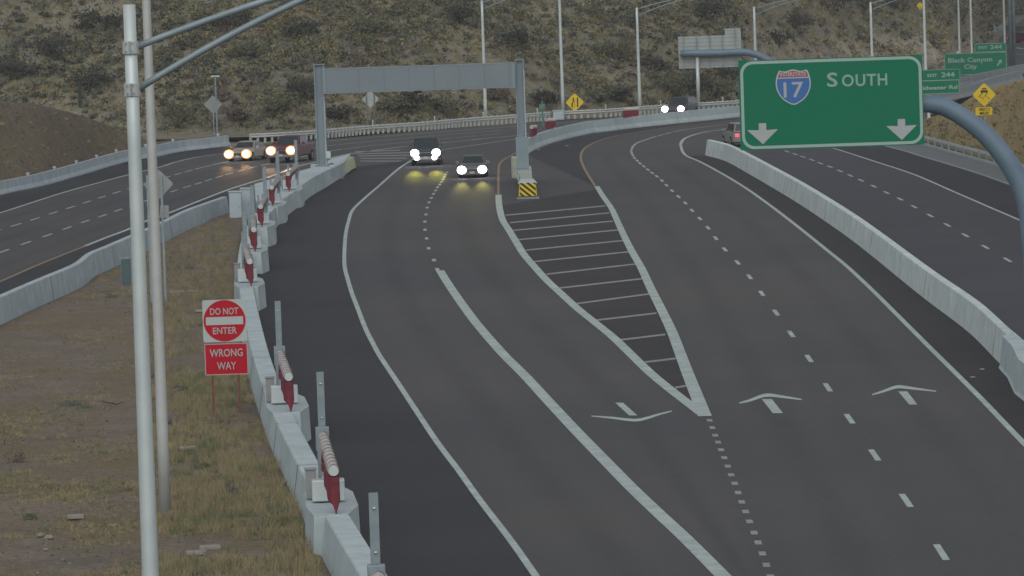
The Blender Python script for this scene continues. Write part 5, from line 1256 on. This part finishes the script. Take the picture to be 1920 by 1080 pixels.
# dry grass and weeds on the median
DM = [M['grass_dry'], M['grass_green'], M['sage'], M['leaf_d']]
pl = []; k = 0
def in_median(px, py):
    xl = interp(py, b2y, b2x) if py < 700 else -300
    return xl+3 < px < interp(py, b3y, b3x)-3
cnt = 0
while cnt < 30000:
    py = 412+700*rng.random()**.75; px = -30+660*rng.random(); cnt += 1
    if not in_median(px, py): continue
    p = G(px, py, .19); dn = fbm(p.x, p.y*.5, .35, 3); right = px > 250+0.1*(py-600)
    pr_ = .95 if right else .30
    if right: pr_ = .50+.95*dn
    else: pr_ = .30+.9*dn if py > 860 else .10+.6*dn
    if py < 560: pr_ += .35
    if rng.random() > pr_: continue
    z = .18+dirtz(p.x, p.y); t = rng.random()
    gmix = fbm(p.x+30, p.y+11, .25, 2)
    mi = 0 if t < (.78-.5*max(0, gmix)) else (1 if t < .93 else (3 if t < .97 else 2))
    r = .10+.14*rng.random(); pl.append((p.x, p.y, z, r, (.08+.24*rng.random()**1.4)*(1.25 if right else .6), 14, .013, mi, True))
leaf_cloud('dry_grass', pl, DM, kind='stuff')
pl = []; cnt = 0
while cnt < 9000:
    py = 430+680*rng.random()**.8; px = -30+640*rng.random(); cnt += 1
    if not in_median(px, py): continue
    p = G(px, py, .19); z = .17+dirtz(p.x, p.y)
    pl.append((p.x, p.y, z, .05, .03, 3, .018+.022*rng.random()**3, int(rng.random() < .5), False))
leaf_cloud('gravel', pl, [M['stone'], mat('dark gravel', (.085, .075, .065), .95)], kind='stuff')
# separate weeds one can pick out
def weed(px, py, r, h, mi, label, grp=None):
    p = G(px, py, .18); root = thing('weed', label, 'plant', (p.x, p.y, .16), 0, grp)
    leaf_cloud('foliage', [(p.x, p.y, .17, r, h, 260, .028, mi, False), (p.x+r*.5, p.y+.1, .17, r*.6, h*.7, 120, .028, mi, False)], DM, root)
    mb = MB(); mb.tube([p-Vector((0, 0, .1)), p+Vector((.03, 0, h*.6))], [.015, .008], 5); mb.build('stem', M['bark'], root)
ws = [(130, 762, .45, .3, 2, 'grey green weed on the open dirt left of the light poles'), (160, 768, .3, .22, 2, 'smaller grey weed beside the larger one left of the light poles'), (345, 505, .55, .4, 2, 'grey sage bush in the grass near the top of the median'),
      (205, 560, .35, .3, 2, 'grey weed on the dirt just left of the nearest pole, under the teal cabinet'), (8, 838, .55, 1.0, 0, 'tall straw coloured bush cut off by the left edge'), (28, 870, .35, .55, 3, 'dark brown bush beside the straw bush at the left edge'),
      (375, 880, .3, .3, 1, 'bright green weed right of the light poles in the dry grass'), (345, 735, .2, .25, 1, 'small green weed left of the rusty sign posts'), (322, 730, .25, .2, 2, 'grey weed touching the second light pole'), (430, 925, .22, .2, 2, 'grey weed near the ramp wall in the grass'), (55, 975, .22, .2, 1, 'small green weed in the lower left dirt'), (320, 795, .25, .2, 2, 'grey weed low beside the second light pole'), (285, 825, .3, .22, 3, 'dark brown weed between the two light poles'), (360, 822, .6, .12, 3, 'flat dark weed mat right of the light poles')]
for a in ws: weed(*a)
# stones and broken concrete
def lump(mb, c, r, sq=.6):
    n1, n2 = 6, 8; rings = []
    for i in range(1, n1):
        a = math.pi*i/n1; rings.append([Vector((c.x+math.sin(a)*math.cos(b)*r*(.8+.4*rng.random()), c.y+math.sin(a)*math.sin(b)*r*(.8+.4*rng.random()), c.z+math.cos(a)*r*sq)) for b in [2*math.pi*j/n2 for j in range(n2)]])
    mb.loft(rings)
for px, py, r, lb_ in [(92, 1008, .13, 'largest pale rock in the lower left dirt'), (77, 1003, .10, 'pale rock touching the largest one in the lower left'), (86, 1030, .06, 'small pale rock just below the pair in the lower left'), (131, 1057, .05, 'small round pale stone lower right of the rock pair'), (118, 1049, .04, 'tiny pale stone between the rocks at the lower left'), (116, 612, .05, 'small pale stone high on the dirt near the left wall')]:
    p = G(px, py, .22); mb = MB(); lump(mb, p, r); lab(mb.build('rock', M['stone']), lb_, 'rock')
for px, py, w_, lb_ in [(142, 972, .45, 'narrow grey concrete block lying in the dirt left of the poles'), (394, 1030, .52, 'right one of two overlapping concrete blocks near the bottom'), (368, 1040, .50, 'left one of two overlapping concrete blocks near the bottom'), (352, 843, .5, 'pale concrete slab half buried in grass right of the poles'), (375, 585, .4, 'pale concrete slab at the left edge of the do not enter sign'), (345, 549, 1.3, 'long pale concrete strip crossing the grass between the poles and the wall')]:
    p = G(px, py, .2); mb = MB(); mb.box((p.x, p.y, .25), (w_, .35, .10), .06); lab(bevel(mb.build('concrete_block', M['stone']), .02), lb_, 'concrete block')
mb = MB(); mb.tube([G(190, 752, .24), G(205, 755, .27), G(220, 758, .23), G(233, 753, .3)], [.02, .022, .02, .012], 6); lab(mb.build('stick', M['wood']), 'dark dead stick lying on the dirt left of the nearest pole', 'stick')
# litter on the shoulders
for px, py, lb_ in [(1824, 707, 'pale scrap on the right shoulder by the flared wall'), (1842, 692, 'upper pale scrap on the right shoulder by the flared wall'), (1010, 281, 'pale scrap on the dark pavement right of the gantry leg'), (642, 334, 'pale scrap below the lime panel on the wall nose'), (1063, 273, 'small pale scrap along the foot of the divider wall'), (565, 387, 'long pale scrap on the shoulder beside the topmost gates')]:
    p = G(px, py, .03); mb = MB(); lump(mb, p, .09 if py > 600 else .14, .25); lab(mb.build('litter', M['signback']), lb_, 'litter')

# ------------------------------------------------------------------ HAZE
me = bpy.data.meshes.new('haze'); X0, X1, Y0, Y1, Z0, Z1 = -420.0, 520.0, -40.0, 1560.0, -2.0, 260.0
me.from_pydata([(X0, Y0, Z0), (X1, Y0, Z0), (X1, Y1, Z0), (X0, Y1, Z0), (X0, Y0, Z1), (X1, Y0, Z1), (X1, Y1, Z1), (X0, Y1, Z1)], [], [(0, 3, 2, 1), (4, 5, 6, 7), (0, 1, 5, 4), (1, 2, 6, 5), (2, 3, 7, 6), (3, 0, 4, 7)])
hz_ = bpy.data.objects.new('haze', me); col.objects.link(hz_); hz_['kind'] = 'stuff'
hm = bpy.data.materials.new('haze'); hm.use_nodes = True; n_ = hm.node_tree; n_.nodes.clear()
vo = n_.nodes.new('ShaderNodeVolumePrincipled'); vo.inputs['Color'].default_value = (.82, .84, .86, 1); vo.inputs['Density'].default_value = 0.00018; vo.inputs['Anisotropy'].default_value = 0.1
oo = n_.nodes.new('ShaderNodeOutputMaterial'); n_.links.new(vo.outputs[0], oo.inputs['Volume']); me.materials.append(hm)
